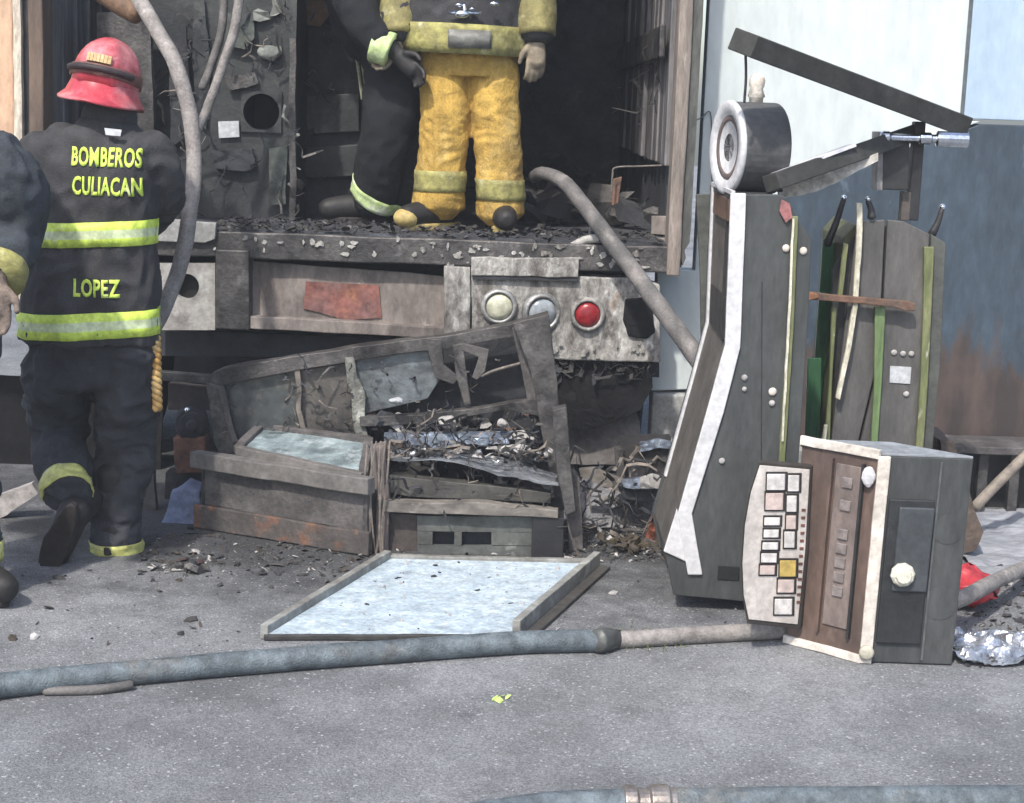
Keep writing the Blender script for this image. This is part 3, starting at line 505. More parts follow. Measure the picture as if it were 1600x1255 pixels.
# ------------------------------------------------------------------ people
def head(bm, c, fwd=V((0, 1, 0))):
    rot = V((0, 1, 0)).rotation_difference(fwd).to_matrix()
    ell(bm, c, (.076, .098, .118), rot); ell(bm, c + rot @ V((0, .03, -.06)), (.058, .07, .065), rot)
    ell(bm, c + rot @ V((0, .10, -.012)), (.014, .018, .024), rot)
    for s in (-1, 1): ell(bm, c + rot @ V((s * .078, -.005, -.01)), (.012, .024, .034), rot); ell(bm, c + rot @ V((s * .031, .088, .018)), (.015, .01, .01), rot)
    ell(bm, c + rot @ V((0, .092, -.058)), (.026, .012, .012), rot)
def glove(wrist, d, thumb, root, mt=glove_m, curl=.5, k=1.0):
    d = d.normalized(); t = (thumb - d * thumb.dot(d)).normalized(); n = d.cross(t)
    bm = nb(); tube(bm, [wrist - d * .05, wrist, wrist + d * .05 * k, wrist + d * .095 * k], [.040, .034, .042, .040], 12, 4, flat=.75)
    for i, (off, ln) in enumerate(((.032, .072), (.011, .082), (-.011, .076), (-.032, .060))):
        p0 = wrist + d * .085 * k + t * off; p1 = p0 + d * ln * .5 + n * .012 * curl; p2 = p1 + d * ln * .3 + n * .03 * curl; p3 = p2 + d * ln * .15 + n * .035 * curl
        tube(bm, [p0, p1, p2, p3], [.0125, .0115, .0105, .009], 8, 3)
    q0 = wrist + d * .025 + t * .03; tube(bm, [q0, q0 + d * .035 + t * .03, q0 + d * .07 + t * .038 + n * .012], [.016, .013, .010], 8, 3)
    return obj('glove', fused(bm, .006, 3), mt, root, smooth=True)
def cuffband(root, c, axis, r, h, mt, name='reflective_band', amp=.004, flat=1):
    axis = axis.normalized(); bm = nb(); tube(bm, [c - axis * h / 2, c - axis * h / 6, c + axis * h / 6, c + axis * h / 2], r, 24, 3, cap=False, flat=flat); warp(bm, amp, 16, r * 100); return obj(name, bm, mt, root, smooth=True)
def bvh(o):
    me = o.data; off = root_loc(o.parent)
    return BVHTree.FromPolygons([v.co + off for v in me.vertices], [p.vertices[:] for p in me.polygons])
def torso_band(root, tree, cx, cy, rows, mats, name, tilt=0.0, off=.005, a0=0, a1=6.28318, n=72):
    bm = nb(); grid = []; last = {}
    for z in sorted(rows, reverse=True):
        line = []
        for i in range(n + 1):
            a = a0 + (a1 - a0) * i / n; d = V((math.cos(a), math.sin(a), 0)); o = V((cx, cy, z + tilt * math.cos(a)))
            h = tree.ray_cast(o, d, .6); r = (h[0] - o).length if h[0] else last.get(i, .22)
            if i in last: r = max(r, last[i] - .006)
            last[i] = r
            line.append(o + d * (r + off))
        grid.insert(0, line)
    vs = [[bm.verts.new(p) for p in l] for l in grid]
    for k in range(len(rows) - 1):
        for i in range(n):
            f = bm.faces.new((vs[k][i], vs[k][i + 1], vs[k + 1][i + 1], vs[k + 1][i])); f.material_index = k % len(mats)
    o = obj(name, bm, mats, root, smooth=True); s = o.modifiers.new('s', 'SOLIDIFY'); s.thickness = .003; return o
def ring_band(root, tree, c, axis, h, mt, name, off=.006, n=48):
    axis = axis.normalized(); s = axis.orthogonal().normalized(); u = axis.cross(s); bm = nb(); rows = []; last = {}
    for k in range(5):
        o = c + axis * h * (k / 4 - .5); row = []
        for i in range(n):
            a = 6.28318 * i / n; d = s * math.cos(a) + u * math.sin(a); hit = tree.ray_cast(o, d, .2)
            r = (hit[0] - o).length if hit[0] else last.get(i, .1)
            last[i] = r; row.append((o, d, r))
        rr = [sum(row[(i + q) % n][2] for q in (-1, 0, 1)) / 3 for i in range(n)]
        rows.append([bm.verts.new(row[i][0] + row[i][1] * (max(rr[i], row[i][2]) + off)) for i in range(n)])
    for A, B in zip(rows, rows[1:]): [bm.faces.new((A[i], A[(i + 1) % n], B[(i + 1) % n], B[i])) for i in range(n)]
    o = obj(name, bm, mt, root, smooth=True); m_ = o.modifiers.new('s', 'SOLIDIFY'); m_.thickness = .004; return o
def print_text(root, tree, txt, x0, y0, x1, y1, Y, mt, shear=0):
    cu = bpy.data.curves.new('t', 'FONT'); cu.body = txt; cu.size = 1; cu.offset = .032; cu.resolution_u = 3; cu.space_character = 1.08
    o = bpy.data.objects.new('t', cu); COL.objects.link(o); bpy.context.view_layer.update()
    me = bpy.data.meshes.new_from_object(o.evaluated_get(bpy.context.evaluated_depsgraph_get())); bpy.data.objects.remove(o); bpy.data.curves.remove(cu)
    bm = nb(); bm.from_mesh(me); bpy.data.meshes.remove(me)
    xs = [v.co.x for v in bm.verts]; ys = [v.co.y for v in bm.verts]; a, b, c, d = min(xs), max(xs), min(ys), max(ys)
    A, B, C = at(x0, y1, Y), at(x1, y1, Y), at(x0, y0, Y); Wd, Ht = B.x - A.x, C.z - A.z
    cuts(bm, .25)
    for v in bm.verts:
        p = A + V(((v.co.x - a) / (b - a) * Wd, 0, (v.co.y - c) / (d - c) * Ht)); p.y = Y - 1
        h = tree.ray_cast(p, V((0, 1, 0)), 3); yy = h[0].y if h[0] else Y
        v.co = V((p.x, yy - .003, p.z))
    o = obj('lettering', bm, mt, root, keep=True); s = o.modifiers.new('s', 'SOLIDIFY'); s.thickness = .003; s.offset = 0; return o
def boot(root, ankle, fwd, L=.29, shaft=.16, mt=bootrub, sole=bootsole, up=V((0, 0, 1)), r=.058, toe=None):
    f = fwd.normalized(); u = (up - f * up.dot(f)).normalized(); s = f.cross(u)
    bm = nb(); tube(bm, [ankle + u * shaft, ankle + u * shaft * .4, ankle - u * .02], [r * 1.12, r, r * .98], 16, 4)
    rot = Matrix((s, f, u)).transposed()
    tube(bm, [ankle - f * .05 - u * .045, ankle + f * .04 - u * .045, ankle + f * (L - .13) - u * .058, ankle + f * (L - .09) - u * .062], [.052, .056, .050, .042], 14, 4)
    B = obj('boot', fused(bm, .009, 4), mt, root, smooth=True)
    bm = nb(); n = 26; out = []
    for i in range(n):
        a = 6.28318 * i / n; ca, sa = math.cos(a), math.sin(a); wd = .049 if ca > .1 else .040
        if -.35 < ca < .1: wd = .041
        out.append(ankle + f * (ca * L / 2 + L / 2 - .10) + s * sa * wd - u * .120)
    prism(bm, out, u * .030); warp(bm, .0015, 30, 1); obj('sole', bm, sole, B, bevel=.006)
    if toe:
        bm = nb(); ell(bm, ankle + f * (L - .105) - u * .068, (.050, .055, .042), rot); obj('toe_cap', bm, toe, B, smooth=True)
    return B

# --- firefighter with the red helmet, seen from behind
LY = 5.62
def L(px, py, dy=0): return at(px, py, LY + dy)
T = thing('person', 'firefighter in dark lettered coat and red helmet walking away, seen from behind', 'person', V((L(160, 600).x, LY, 0)), 'firefighters')
neck, chest, hips = L(172, 195, .03), L(160, 330, .0), L(140, 520, 0)
shl, shr = L(80, 242, .02), L(232, 244, .02)
kr, ar = L(196, 700, .05), L(178, 850, 0); hr = L(192, 540, 0)
hl, kl, al = L(96, 540, 0), L(92, 668, .12), L(108, 772, -.14)
er, wr = L(246, 318, .16), L(216, 345, .42); el_, wl = L(42, 350, .06), L(50, 440, .30)
hd = L(168, 122, .06)
bm = nb(); loft(bm, [(hips - V((0, 0, .1)), .12, .09), (hips, .15, .10), (chest, .16, .10), (L(168, 235), .17, .09), (neck, .055, .055)])
tube(bm, [neck - V((0, 0, .05)), hd - V((0, 0, .06))], .055, 12, 3); head(bm, hd, V((.12, 1, -.1)))
for a in ((shl, el_, wl), (shr, er, wr)):
    tube(bm, a, [.05, .042, .03], 12, 4); dd = (a[2] - a[1]).normalized(); tube(bm, [a[2], a[2] + dd * .09], [.03, .035], 10, 2)
    for kx in (-.03, -.01, .01, .03): tube(bm, [a[2] + dd * .09 + V((kx, 0, 0)), a[2] + dd * .13 + V((kx, 0, -.01)), a[2] + dd * .165 + V((kx * .9, 0, -.03))], .0095, 8, 2)
for a in ((hl, kl, al), (hr, kr, ar)): tube(bm, a, [.085, .055, .042], 12, 4)
obj('body', fused(bm, .010, 4), skin, T, smooth=True)
# trousers
bm = nb(); loft(bm, [(L(140, 600), .17, .12), (L(142, 520), .185, .13), (L(146, 460), .18, .13)])
tube(bm, [hl + V((0, 0, .04)), L(92, 600, .03), kl, L(98, 722, -.02), al + V((0, -.01, -.012))], [.115, .120, .100, .092, .082], 18, 5)
tube(bm, [hr + V((0, 0, .04)), L(196, 620, .02), kr, L(186, 790, .02), L(179, 864, 0)], [.118, .115, .096, .086, .082], 18, 5)
PT = obj('trousers', fused(bm, .010, 3, .024, 8, 3, (1, 1, 1.5)), pants_dark, T, smooth=True)
# coat
bm = nb()
TORSO = [(L(139, 534), .240, .166), (L(139, 522), .240, .166), (L(140, 500), .240, .165), (L(146, 430), .222, .155), (L(152, 360), .200, .15), (L(158, 290), .205, .145), (L(160, 250), .205, .13), (L(164, 222), .165, .105), (L(169, 200), .105, .085), (L(171, 186), .082, .078)]
loft(bm, TORSO, 36)
tube(bm, [L(114, 246, .03), shl, L(58, 290, .04), el_, L(44, 400, .18), wl], [.085, .098, .090, .080, .072, .062], 16, 5)
tube(bm, [L(205, 246, .03), shr, L(247, 282, .05), er, L(232, 335, .29), wr], [.080, .088, .086, .078, .070, .062], 16, 5)
CT = obj('coat', fused(bm, .0095, 3, .020, 7, 1, (1.1, 1, .8)), coat_dark, T, smooth=True)
tree = bvh(CT)
bm = nb(); loft(bm, TORSO, 36); tb = fused(bm, .0095, 3, .020, 7, 1, (1.1, 1, .8)); ttree = BVHTree.FromBMesh(tb); tb.free()
bm = nb(); tube(bm, [L(170, 196, .01), L(171, 180, .015), L(172, 166, .02)], [.094, .092, .086], 22, 3, cap=False); obj('collar', fused(bm, .010, 2, .004, 14, 2), coat_dark, T, smooth=True)
zA, zB = L(150, 343).z, L(150, 381).z; h3 = (zA - zB) / 3
torso_band(T, ttree, L(152, 360).x, LY, [zB, zB + h3, zB + 2 * h3, zA], [lime, silver, lime], 'reflective_stripe', .010)
zA, zB = L(140, 482).z, L(140, 522).z; h3 = (zA - zB) / 3
torso_band(T, ttree, L(140, 500).x, LY, [zB, zB + h3, zB + 2 * h3, zA], [lime, silver, lime], 'reflective_stripe', .012)
for t_, a in (('BOMBEROS', (126, 227, 233, 257)), ('CULIACAN', (130, 272, 233, 301)), ('LOPEZ', (133, 428, 203, 456))):
    print_text(T, tree, t_, *a, LY, lime)
bm = nb(); pp(bm, [(163, 200), (190, 203), (188, 213), (165, 211)], LY - .115, .004); obj('collar_tag', bm, papr, T)
# leg bands and boots
ptree = bvh(PT); ring_band(T, ptree, L(105, 768, -.115), (al - kl), .065, cuffyel, 'trouser_band')
ring_band(T, ptree, L(179, 858, 0), V((0, 0, 1)), .06, cuffyel, 'trouser_band')
boot(T, V((ar.x, LY + .01, .125)), V((.05, 1, 0)))
fw = (L(88, 876, -.15) - L(140, 752, -.235)); fw.normalize()
boot(T, L(118, 800, -.145), fw, .30, .10, up=V((.15, .85, .35)))
# helmet: ridged shell, band, tag, flared brim, tilted forward
HC = L(167, 118, .05); HR = Matrix.Rotation(math.radians(-10), 3, 'X') @ Matrix.Rotation(math.radians(9), 3, 'Y')
def hshell(f, rows, seg=48, mats=None):
    bm = nb(); RR = []
    for (z, rx, ry, oy) in rows: RR.append([bm.verts.new(HC + HR @ V(f(q * 6.28318 / seg, z, rx, ry, oy)))for q in range(seg)])
    for A, B in zip(RR, RR[1:]): [bm.faces.new((A[q], A[(q + 1) % seg], B[(q + 1) % seg], B[q])) for q in range(seg)]
    return bm, RR
def dome(a, z, rx, ry, oy):
    k = 1 + .055 * max(0, math.cos(6 * a)) ** 3 * (1 if z > .0 else .3); return (rx * math.cos(a) * k, ry * math.sin(a) * k + oy, z)
rows = [(-.055, .108, .135, 0)] + [(.135 * math.sin(t) - .01, .110 * math.cos(t), .137 * math.cos(t), 0) for t in [i * math.pi / 2 / 9 for i in range(9)]] + [(.126, .01, .012, 0)]
bm, RR = hshell(dome, rows); bm.faces.new(RR[-1]); bm.faces.new(RR[0][::-1]); H = obj('helmet', bm, helmetred, T, smooth=True)
def brimf(a, z, rx, ry, oy):
    b = max(0, -math.sin(a)); return (rx * math.cos(a), ry * math.sin(a) - .03 * b * (rx > .13), z - (.045 * b if rx > .115 else .02 * b) - .012 * abs(math.cos(a)) * (rx > .115))
bm, RR = hshell(brimf, [(-.025, .108, .134, 0), (-.050, .122, .150, 0), (-.072, .140, .172, 0), (-.080, .139, .171, 0), (-.060, .118, .145, 0), (-.038, .104, .130, 0)]); obj('brim', bm, helmetred, H, smooth=True)
bm, RR = hshell(lambda a, z, rx, ry, oy: (rx * math.cos(a), ry * math.sin(a), z), [(-.024, .112, .139, 0), (-.022, .119, .146, 0), (.012, .117, .144, 0), (.016, .110, .136, 0)]); obj('helmet_band', bm, helmetband, H, smooth=True)
bm = nb()
for i in range(7):
    a0, a1 = math.radians(-108 + i * 5.6), math.radians(-108 + (i + 1) * 5.6 - .6)
    prism(bm, [HC + HR @ V((.121 * math.cos(t), .148 * math.sin(t), z)) for t, z in ((a0, .018), (a1, .018), (a1, .044), (a0, .044))], HR @ V((0, .012, -.002)))
obj('helmet_tag', bm, tagyel, H)
bm = nb(); tube(bm, [HC + HR @ V((.122 * math.cos(t), .15 * math.sin(t), -.004)) for t in [math.radians(-150 + 12 * i) for i in range(11)]], .011, 8, 3); obj('goggle_strap', bm, M('dark_strap', (.035, .025, .028)), H, smooth=True)
# twisted cord at the hip
bm = nb(); A, B = L(243, 528, -.02), L(246, 640, -.02); n = 40
for ph in (0, math.pi): tube(bm, [A.lerp(B, i / n) + V((math.cos(ph + i * .9) * .009, math.sin(ph + i * .9) * .009, 0)) for i in range(n + 1)], .011, 8, 1)
obj('hip_cord', bm, ropey, T, smooth=True)

# --- firefighter cut off by the left edge
BY = 5.05
def B_(px, py, dy=0): return at(px - 14, py, BY + dy)
T = thing('person', 'firefighter in navy coat cut off by the left edge of the picture', 'person', V((B_(-90, 900).x, BY, 0)), 'firefighters')
sh, eb, wrb = B_(-2, 262, 0), B_(30, 368, .02), B_(12, 424, -.10)
sh2, eb2, wr2 = B_(-190, 262, .05), B_(-220, 380, .05), B_(-190, 470, .2)
hk = [(B_(-60, 560), B_(-40, 730, -.04), B_(-28, 900, .0)), (B_(-140, 560), B_(-150, 730, .05), B_(-150, 890, .1))]
bm = nb(); loft(bm, [(B_(-100, 560), .15, .10), (B_(-98, 400), .16, .10), (B_(-96, 260), .17, .09), (B_(-95, 200), .05, .05)])
tube(bm, [B_(-95, 215), B_(-92, 150)], .055, 12, 3); head(bm, B_(-90, 112, .02), V((.5, 1, 0)))
for a in ((sh, eb, wrb), (sh2, eb2, wr2)): tube(bm, a, [.05, .04, .03], 12, 4)
for a in hk: tube(bm, a, [.08, .055, .04], 12, 4)
obj('body', fused(bm, .012, 4), skin, T, smooth=True)
bm = nb(); loft(bm, [(B_(-100, 640), .17, .13), (B_(-100, 560), .19, .14), (B_(-100, 480), .18, .13)])
for a in hk: tube(bm, [a[0] + V((0, 0, .05)), a[0].lerp(a[1], .4), a[1], a[2] + V((0, 0, .06))], [.115, .11, .095, .088], 16, 5)
BT = obj('trousers', fused(bm, .012, 5, .015, 7, 8, (1, 1, 1.5)), coat_navy, T, smooth=True); btree = bvh(BT)
bm = nb(); loft(bm, [(B_(-100, 560), .215, .16), (B_(-98, 470), .205, .15), (B_(-97, 380), .20, .14), (B_(-96, 280), .21, .13), (B_(-96, 235), .15, .10), (B_(-95, 205), .08, .08)], 32)
tube(bm, [B_(-50, 252, .02), sh, B_(30, 310, .0), eb, B_(24, 398, -.06), wrb], [.10, .118, .108, .094, .082, .072], 18, 6)
tube(bm, [B_(-150, 252, .02), sh2, eb2, wr2], [.10, .11, .085, .065], 16, 5)
obj('coat', fused(bm, .0105, 3, .024, 7, 6), coat_navy, T, smooth=True)
cuffband(T, wrb + V((.0, -.005, -.004)), (wrb - eb), .086, .05, olive, 'cuff_band')
glove(wrb + V((.0, -.03, -.03)), V((.10, -.15, -1)), V((1, -.2, 0)), T)
for a in hk:
    ring_band(T, btree, a[2] + V((0, 0, .085)), V((0, 0, 1)), .065, cuffyel, 'trouser_band')
    boot(T, V((a[2].x, a[2].y, .125)), V((.45, -1, 0)) if a is hk[1] else V((.75, -.66, 0)))
helm = B_(-90, 100, .02); bm = nb(); ell(bm, helm + V((0, 0, .04)), (.12, .145, .12)); lathe(bm, helm + V((0, 0, -.01)), (0, 0, 1), [(0, .16), (.01, .165), (.03, .12)]); obj('helmet', bm, helmetred, T, smooth=True)

# --- firefighter in yellow trousers standing on the truck bed
CY = 6.92
def C_(px, py, dy=0): return at(px, py, CY + dy)
T = thing('person', 'firefighter in yellow trousers standing on the edge of the truck bed', 'person', V((C_(735, 300).x, CY, ZB)), 'firefighters')
zs = ZB + 1.48; xs = C_(735, 0).x
lk = (C_(692, 100), C_(690, 210, -.02), C_(686, 318)); rk = (C_(772, 100), C_(776, 210, -.02), C_(784, 330))
la = (V((xs - .21, CY, zs - .02)), V((C_(628, -70).x, CY + .03, C_(628, -70).z)), C_(622, 52, -.06)); ra = (V((xs + .21, CY, zs - .02)), C_(838, -80, .03), C_(838, 55, -.05))
bm = nb(); loft(bm, [((xs, CY, lk[0].z - .04), .14, .10), ((xs, CY, lk[0].z + .15), .14, .10), ((xs, CY, zs - .15), .16, .11), ((xs, CY, zs), .15, .08), ((xs, CY, zs + .07), .05, .05)])
tube(bm, [V((xs, CY, zs)), V((xs, CY, zs + .14))], .055, 12, 3); head(bm, V((xs, CY - .01, zs + .21)), V((0, -1, 0)))
for a in (la, ra): tube(bm, a, [.05, .04, .03], 12, 4)
for a in (lk, rk): tube(bm, a, [.08, .055, .045], 12, 4)
obj('body', fused(bm, .012, 4), skin, T, smooth=True)
bm = nb(); loft(bm, [(C_(732, 120), .17, .13), (C_(732, 80), .20, .14), (C_(732, 30), .20, .14)])
tube(bm, [C_(694, 85), C_(695, 140, -.01), C_(694, 210, -.02), C_(688, 280, -.01), C_(685, 322, 0)], [.103, .103, .101, .104, .110], 20, 6)
tube(bm, [C_(770, 85), C_(773, 140, -.01), C_(776, 210, -.02), C_(781, 280, -.01), C_(783, 334, 0)], [.100, .100, .098, .099, .102], 20, 6)
TY_ = obj('trousers', fused(bm, .0075, 2, .0085, 8, 4, (1.2, 1, 1.5)), pants_yel, T, smooth=True)
ytree = bvh(TY_)
for p in (C_(687, 282), C_(781, 296)): ring_band(T, ytree, p, V((0, 0, 1)), .085, olive, 'trouser_band', .005)
CTOR = [(C_(724, 84), .246, .18), (C_(724, 60), .246, .18), (C_(728, 0), .232, .17), ((xs, CY, zs - .3), .23, .17), ((xs, CY, zs - .1), .23, .15), ((xs, CY, zs), .17, .11), ((xs, CY, zs + .06), .09, .09)]
bm = nb(); loft(bm, CTOR, 32)
tube(bm, [V((xs - .15, CY, zs - .03)), la[0], la[1], la[2]], [.10, .105, .085, .075], 16, 5); tube(bm, [V((xs + .15, CY, zs - .03)), ra[0], ra[1], ra[2]], [.10, .105, .085, .072], 16, 5)
J = obj('coat', fused(bm, .011, 4, .013, 7, 9), coat_dark, T, smooth=True)
bm = nb(); loft(bm, CTOR, 32); tb = fused(bm, .011, 4, .013, 7, 9); tr2 = BVHTree.FromBMesh(tb); tb.free(); zA, zB = C_(724, 40).z, C_(724, 82).z
torso_band(T, tr2, C_(724, 60).x, CY, [zB - .01, zB + .03, zA - .02, zA], [olive], 'hem_band', -.004, .016)
bm = nb(); zc = C_(740, 64); 
torso_band(T, tr2, C_(724, 60).x, CY, [zc.z - .035, zc.z + .035], [M('grey_reflective_patch', (.17, .17, .155), (.11, .11, .10), 14, .5, patch=(((.34, .34, .31), 12, .64, .05),))], 'reflective_patch', 0, .024, math.radians(255), math.radians(302), 16)
bm.free()
sleeveol = M('soiled_sleeve', (.27, .24, .09), (.17, .15, .065), 9, .75, bump=.4, grime=.4, patch=(((.36, .35, .22), 10, .64, .06), ((.09, .075, .04), 6, .62, .08)))
for a in (la, ra):
    cuffband(T, a[2].lerp(a[1], .28), (a[2] - a[1]), .080, .20, sleeveol, 'sleeve_band', .006)
glove(ra[2] + V((0, 0, -.02)), V((.02, -.1, -1)), V((-1, -.4, 0)), T, M('grey_glove', (.28, .235, .17), (.18, .15, .11), 10, .8))
glove(la[2] + V((-.01, 0, -.01)), V((-.45, -.2, -1)), V((1, -.4, 0)), T, MATS['grey_glove'])
bm = nb()
for p in ((717, 8, 7), (738, 14, 5), (772, 6, 8), (722, 22, 12)): c = C_(p[0], p[1], -.20); ell(bm, c, (sz(p[2], CY), .014, sz(p[2] * .5, CY)), seg=10)
bar(bm, C_(700, 20, -.2), C_(752, 21, -.2), .01, .012); bar(bm, C_(725, 4, -.2), C_(727, 27, -.2), .01, .014); obj('buckle', bm, chrome, T, smooth=True)
boot(T, V((C_(690, 350).x, CY + .01, ZB + .122)), V((-.75, -.66, 0)), .29, .12, toe=bootyel, sole=bootyel)
boot(T, V((C_(784, 350).x, CY + .01, ZB + .122)), V((.12, -1, 0)), .26, .12, sole=bootyel)
hc = V((xs, CY, zs + .25)); bm = nb(); ell(bm, hc + V((0, 0, .03)), (.12, .145, .12)); lathe(bm, hc + V((0, 0, -.01)), (0, 0, 1), [(0, .16), (.01, .165), (.03, .12)]); obj('helmet', bm, M('yellow_helmet', (.5, .4, .05)), T, smooth=True)

# --- dark firefighter bending behind
DY = 7.05
def D_(px, py, dy=0): return at(px, py, DY + dy)
T = thing('person', 'firefighter in black bending inside the bay left of the yellow trousers', 'person', V((D_(600, 300).x, DY, ZB)), 'firefighters')
k1 = (D_(618, 110), D_(604, 210, -.06), D_(582, 310, .06)); k2 = (D_(650, 110, .1), D_(632, 215, .05), D_(640, 320, .15))
a1 = (D_(540, -70, -.1), D_(560, 20, -.2), D_(598, 72, -.24)); a2 = (D_(535, -60, .15), D_(545, 30, .2), D_(575, 80, .12))
bm = nb(); tube(bm, [D_(632, 100), D_(600, 20), D_(540, -70)], [.13, .13, .14], 16, 4); head(bm, D_(492, -120), V((-1, -.2, -.3)))
tube(bm, [D_(540, -70), D_(505, -105)], .055, 12, 2)
for a in (a1, a2): tube(bm, a, [.05, .04, .03], 12, 4)
for a in (k1, k2): tube(bm, a, [.08, .055, .045], 12, 4)
obj('body', fused(bm, .014, 4), skin, T, smooth=True)
bm = nb(); tube(bm, [D_(625, 60), D_(640, 120)], [.17, .17], 16, 3)
for a in (k1, k2): tube(bm, [a[0], a[1], a[2] + V((0, 0, -.02))], [.13, .11, .105], 16, 5)
blackcloth = M('black_turnout_cloth', (.010, .011, .014), (.006, .007, .009), 6, .9, bump=.4, bscale=140)
DT = obj('trousers', fused(bm, .013, 4, .016, 7, 4), blackcloth, T, smooth=True)
bm = nb(); tube(bm, [D_(632, 80), D_(600, 20), D_(540, -70)], [.19, .18, .18], 18, 4)
for a in (a1, a2): tube(bm, a, [.10, .08, .068], 14, 5)
obj('coat', fused(bm, .013, 4, .014, 7, 5), blackcloth, T, smooth=True)
limeband = M('lime_white_band', (.52, .62, .34), (.40, .52, .20), 12, .5, bump=.2, patch=(((.66, .70, .58), 9, .60, .06),))
cuffband(T, D_(598, 74, -.24), V((.7, -.1, -.25)), .070, .075, limeband, 'cuff_band')
ring_band(T, bvh(DT), D_(583, 300, .05), (k1[2] - k1[1]) + V((-.10, 0, 0)), .055, limeband, 'trouser_band')
glove(a1[2] + V((.06, -.01, -.03)), V((.7, -.1, -.6)), V((0, -.5, 1)), T, bootrub)
boot(T, V((k1[2].x - .01, k1[2].y, ZB + .122)), V((-1, -.3, 0))); boot(T, V((k2[2].x, k2[2].y, ZB + .122)), V((-1, -.2, 0)))

# ------------------------------------------------------------------ debris in front of the truck
# tall glazed frame lying tilted against the bumper
EY = 6.12
T = thing('cabinet_frame', 'burnt metal cabinet frame with smoked glass panes tilted below the bumper', 'frame', gnd(600, 815))
def brk(name, pix, Y, d, mt, seed=1, amp=.005, L=.06, bev=.003): bm = nb(); pp(bm, pix, Y, d); warp(bm, amp, 7, seed, L); return obj(name, bm, mt, T, bevel=bev)
brk('top_rail', [(322, 596), (330, 584), (345, 577), (560, 541), (690, 526), (822, 503), (826, 522), (690, 546), (560, 562), (372, 597), (345, 604)], EY, .07, burnt)
brk('left_post', [(320, 596), (343, 602), (356, 650), (375, 706), (345, 714), (334, 690), (328, 640)], EY, .08, burnt, 2)
brk('left_post_strip', [(338, 604), (350, 604), (362, 660), (372, 690), (364, 694), (350, 650)], EY - .012, .01, ashgrey, 3)
brk('glass_pane', [(346, 602), (466, 578), (470, 620), (468, 700), (378, 704)], EY + .035, .008, glassdark, 3, .003)
brk('glass_pane', [(470, 578), (545, 566), (560, 640), (562, 690), (470, 698)], EY + .04, .008, M('brown_smoked_glass', (.10, .092, .085), (.06, .056, .054), 5, .3, patch=(((.035, .035, .036), 5, .60, .08), ((.22, .21, .19), 9, .68, .06))), 4, .003)
brk('glass_pane', [(556, 562), (686, 545), (690, 590), (668, 622), (560, 650)], EY + .035, .008, glasspale, 5, .004)
brk('divider', [(459, 576), (468, 575), (472, 612), (470, 640), (478, 672), (470, 674), (462, 640), (464, 612)], EY + .005, .03, wirem, 6, .004)
brk('divider', [(538, 558), (552, 556), (556, 590), (570, 622), (576, 690), (560, 700), (552, 640), (542, 600)], EY + .0, .05, M('melted_residue', (.20, .205, .185), (.10, .10, .09), 12, .6, bump=.8, patch=(((.46, .46, .42), 14, .62, .05),)), 7, .012, .03)
brk('right_post', [(800, 506), (858, 490), (866, 560), (874, 640), (884, 700), (900, 790), (872, 800), (850, 700), (838, 620), (822, 560)], EY - .10, .09, burnt, 8, .006)
brk('right_post_inner', [(800, 512), (816, 508), (830, 575), (842, 640), (828, 640), (815, 580)], EY - .01, .07, ashgrey, 9)
brk('middle_rail', [(560, 652), (660, 648), (780, 632), (842, 624), (848, 652), (790, 640), (660, 662), (562, 668)], EY - .02, .05, burnt, 10, .006)
brk('broken_brace', [(664, 530), (690, 528), (694, 570), (718, 590), (708, 600), (680, 590)], EY, .02, burnt, 11, .006)
brk('broken_brace', [(706, 540), (724, 536), (728, 580), (736, 632), (726, 634), (712, 590)], EY - .005, .02, burnt, 12, .005)
brk('broken_brace', [(722, 536), (764, 546), (758, 580), (746, 594), (738, 590), (748, 558), (722, 548)], EY - .008, .014, ashgrey, 13, .003)
brk('back_sheet', [(560, 560), (812, 520), (846, 640), (862, 770), (580, 780), (560, 650)], EY + .16, .01, soot, 14, .012)
bm = nb(); tube(bm, [at(752, 588, EY), at(770, 580, EY), at(790, 574, EY), at(812, 568, EY)], .006, 6, 4); obj('loose_wire', bm, wirem, T)
# comb like pale strip and clutter in the frame's opening
bm = nb()
pp(bm, [(636, 683), (700, 679), (790, 684), (796, 692), (760, 697), (720, 694), (690, 700), (640, 694)], EY - .062, .02); warp(bm, .012, 14, 4, .02)
pp(bm, [(600, 678), (800, 676), (800, 686), (600, 690)], EY - .05, .03); obj('bent_strip', bm, M('blue_white_strip', (.30, .35, .43), (.12, .145, .19), 16, .3, .4, grime=.5, patch=(((.8, .84, .88), 20, .62, .05),)), T)
rb = random.Random(3); bm = nb()
chunks(bm, lambda r: at(r.uniform(580, 850), r.uniform(650, 720), EY + r.uniform(.0, .1)), 170, .008, .05, 21, 4, .7)
obj('burnt_clutter', bm, [soot, burnt, MATS['pale_ash'], rustbar], T, kind='stuff')
for px, py, a, b, mm in ((700, 658, 14, 9, MATS['pale_ash']), (620, 626, 11, 4, papr), (785, 660, 8, 6, MATS['pale_ash']), (806, 704, 26, 11, MATS['pale_ash'])):
    bm = nb(); ell(bm, at(px, py, EY - .07), (sz(a, EY), .03, sz(b, EY)), seg=12); warp(bm, .012, 22, px); obj('ash_lump', bm, mm, T)
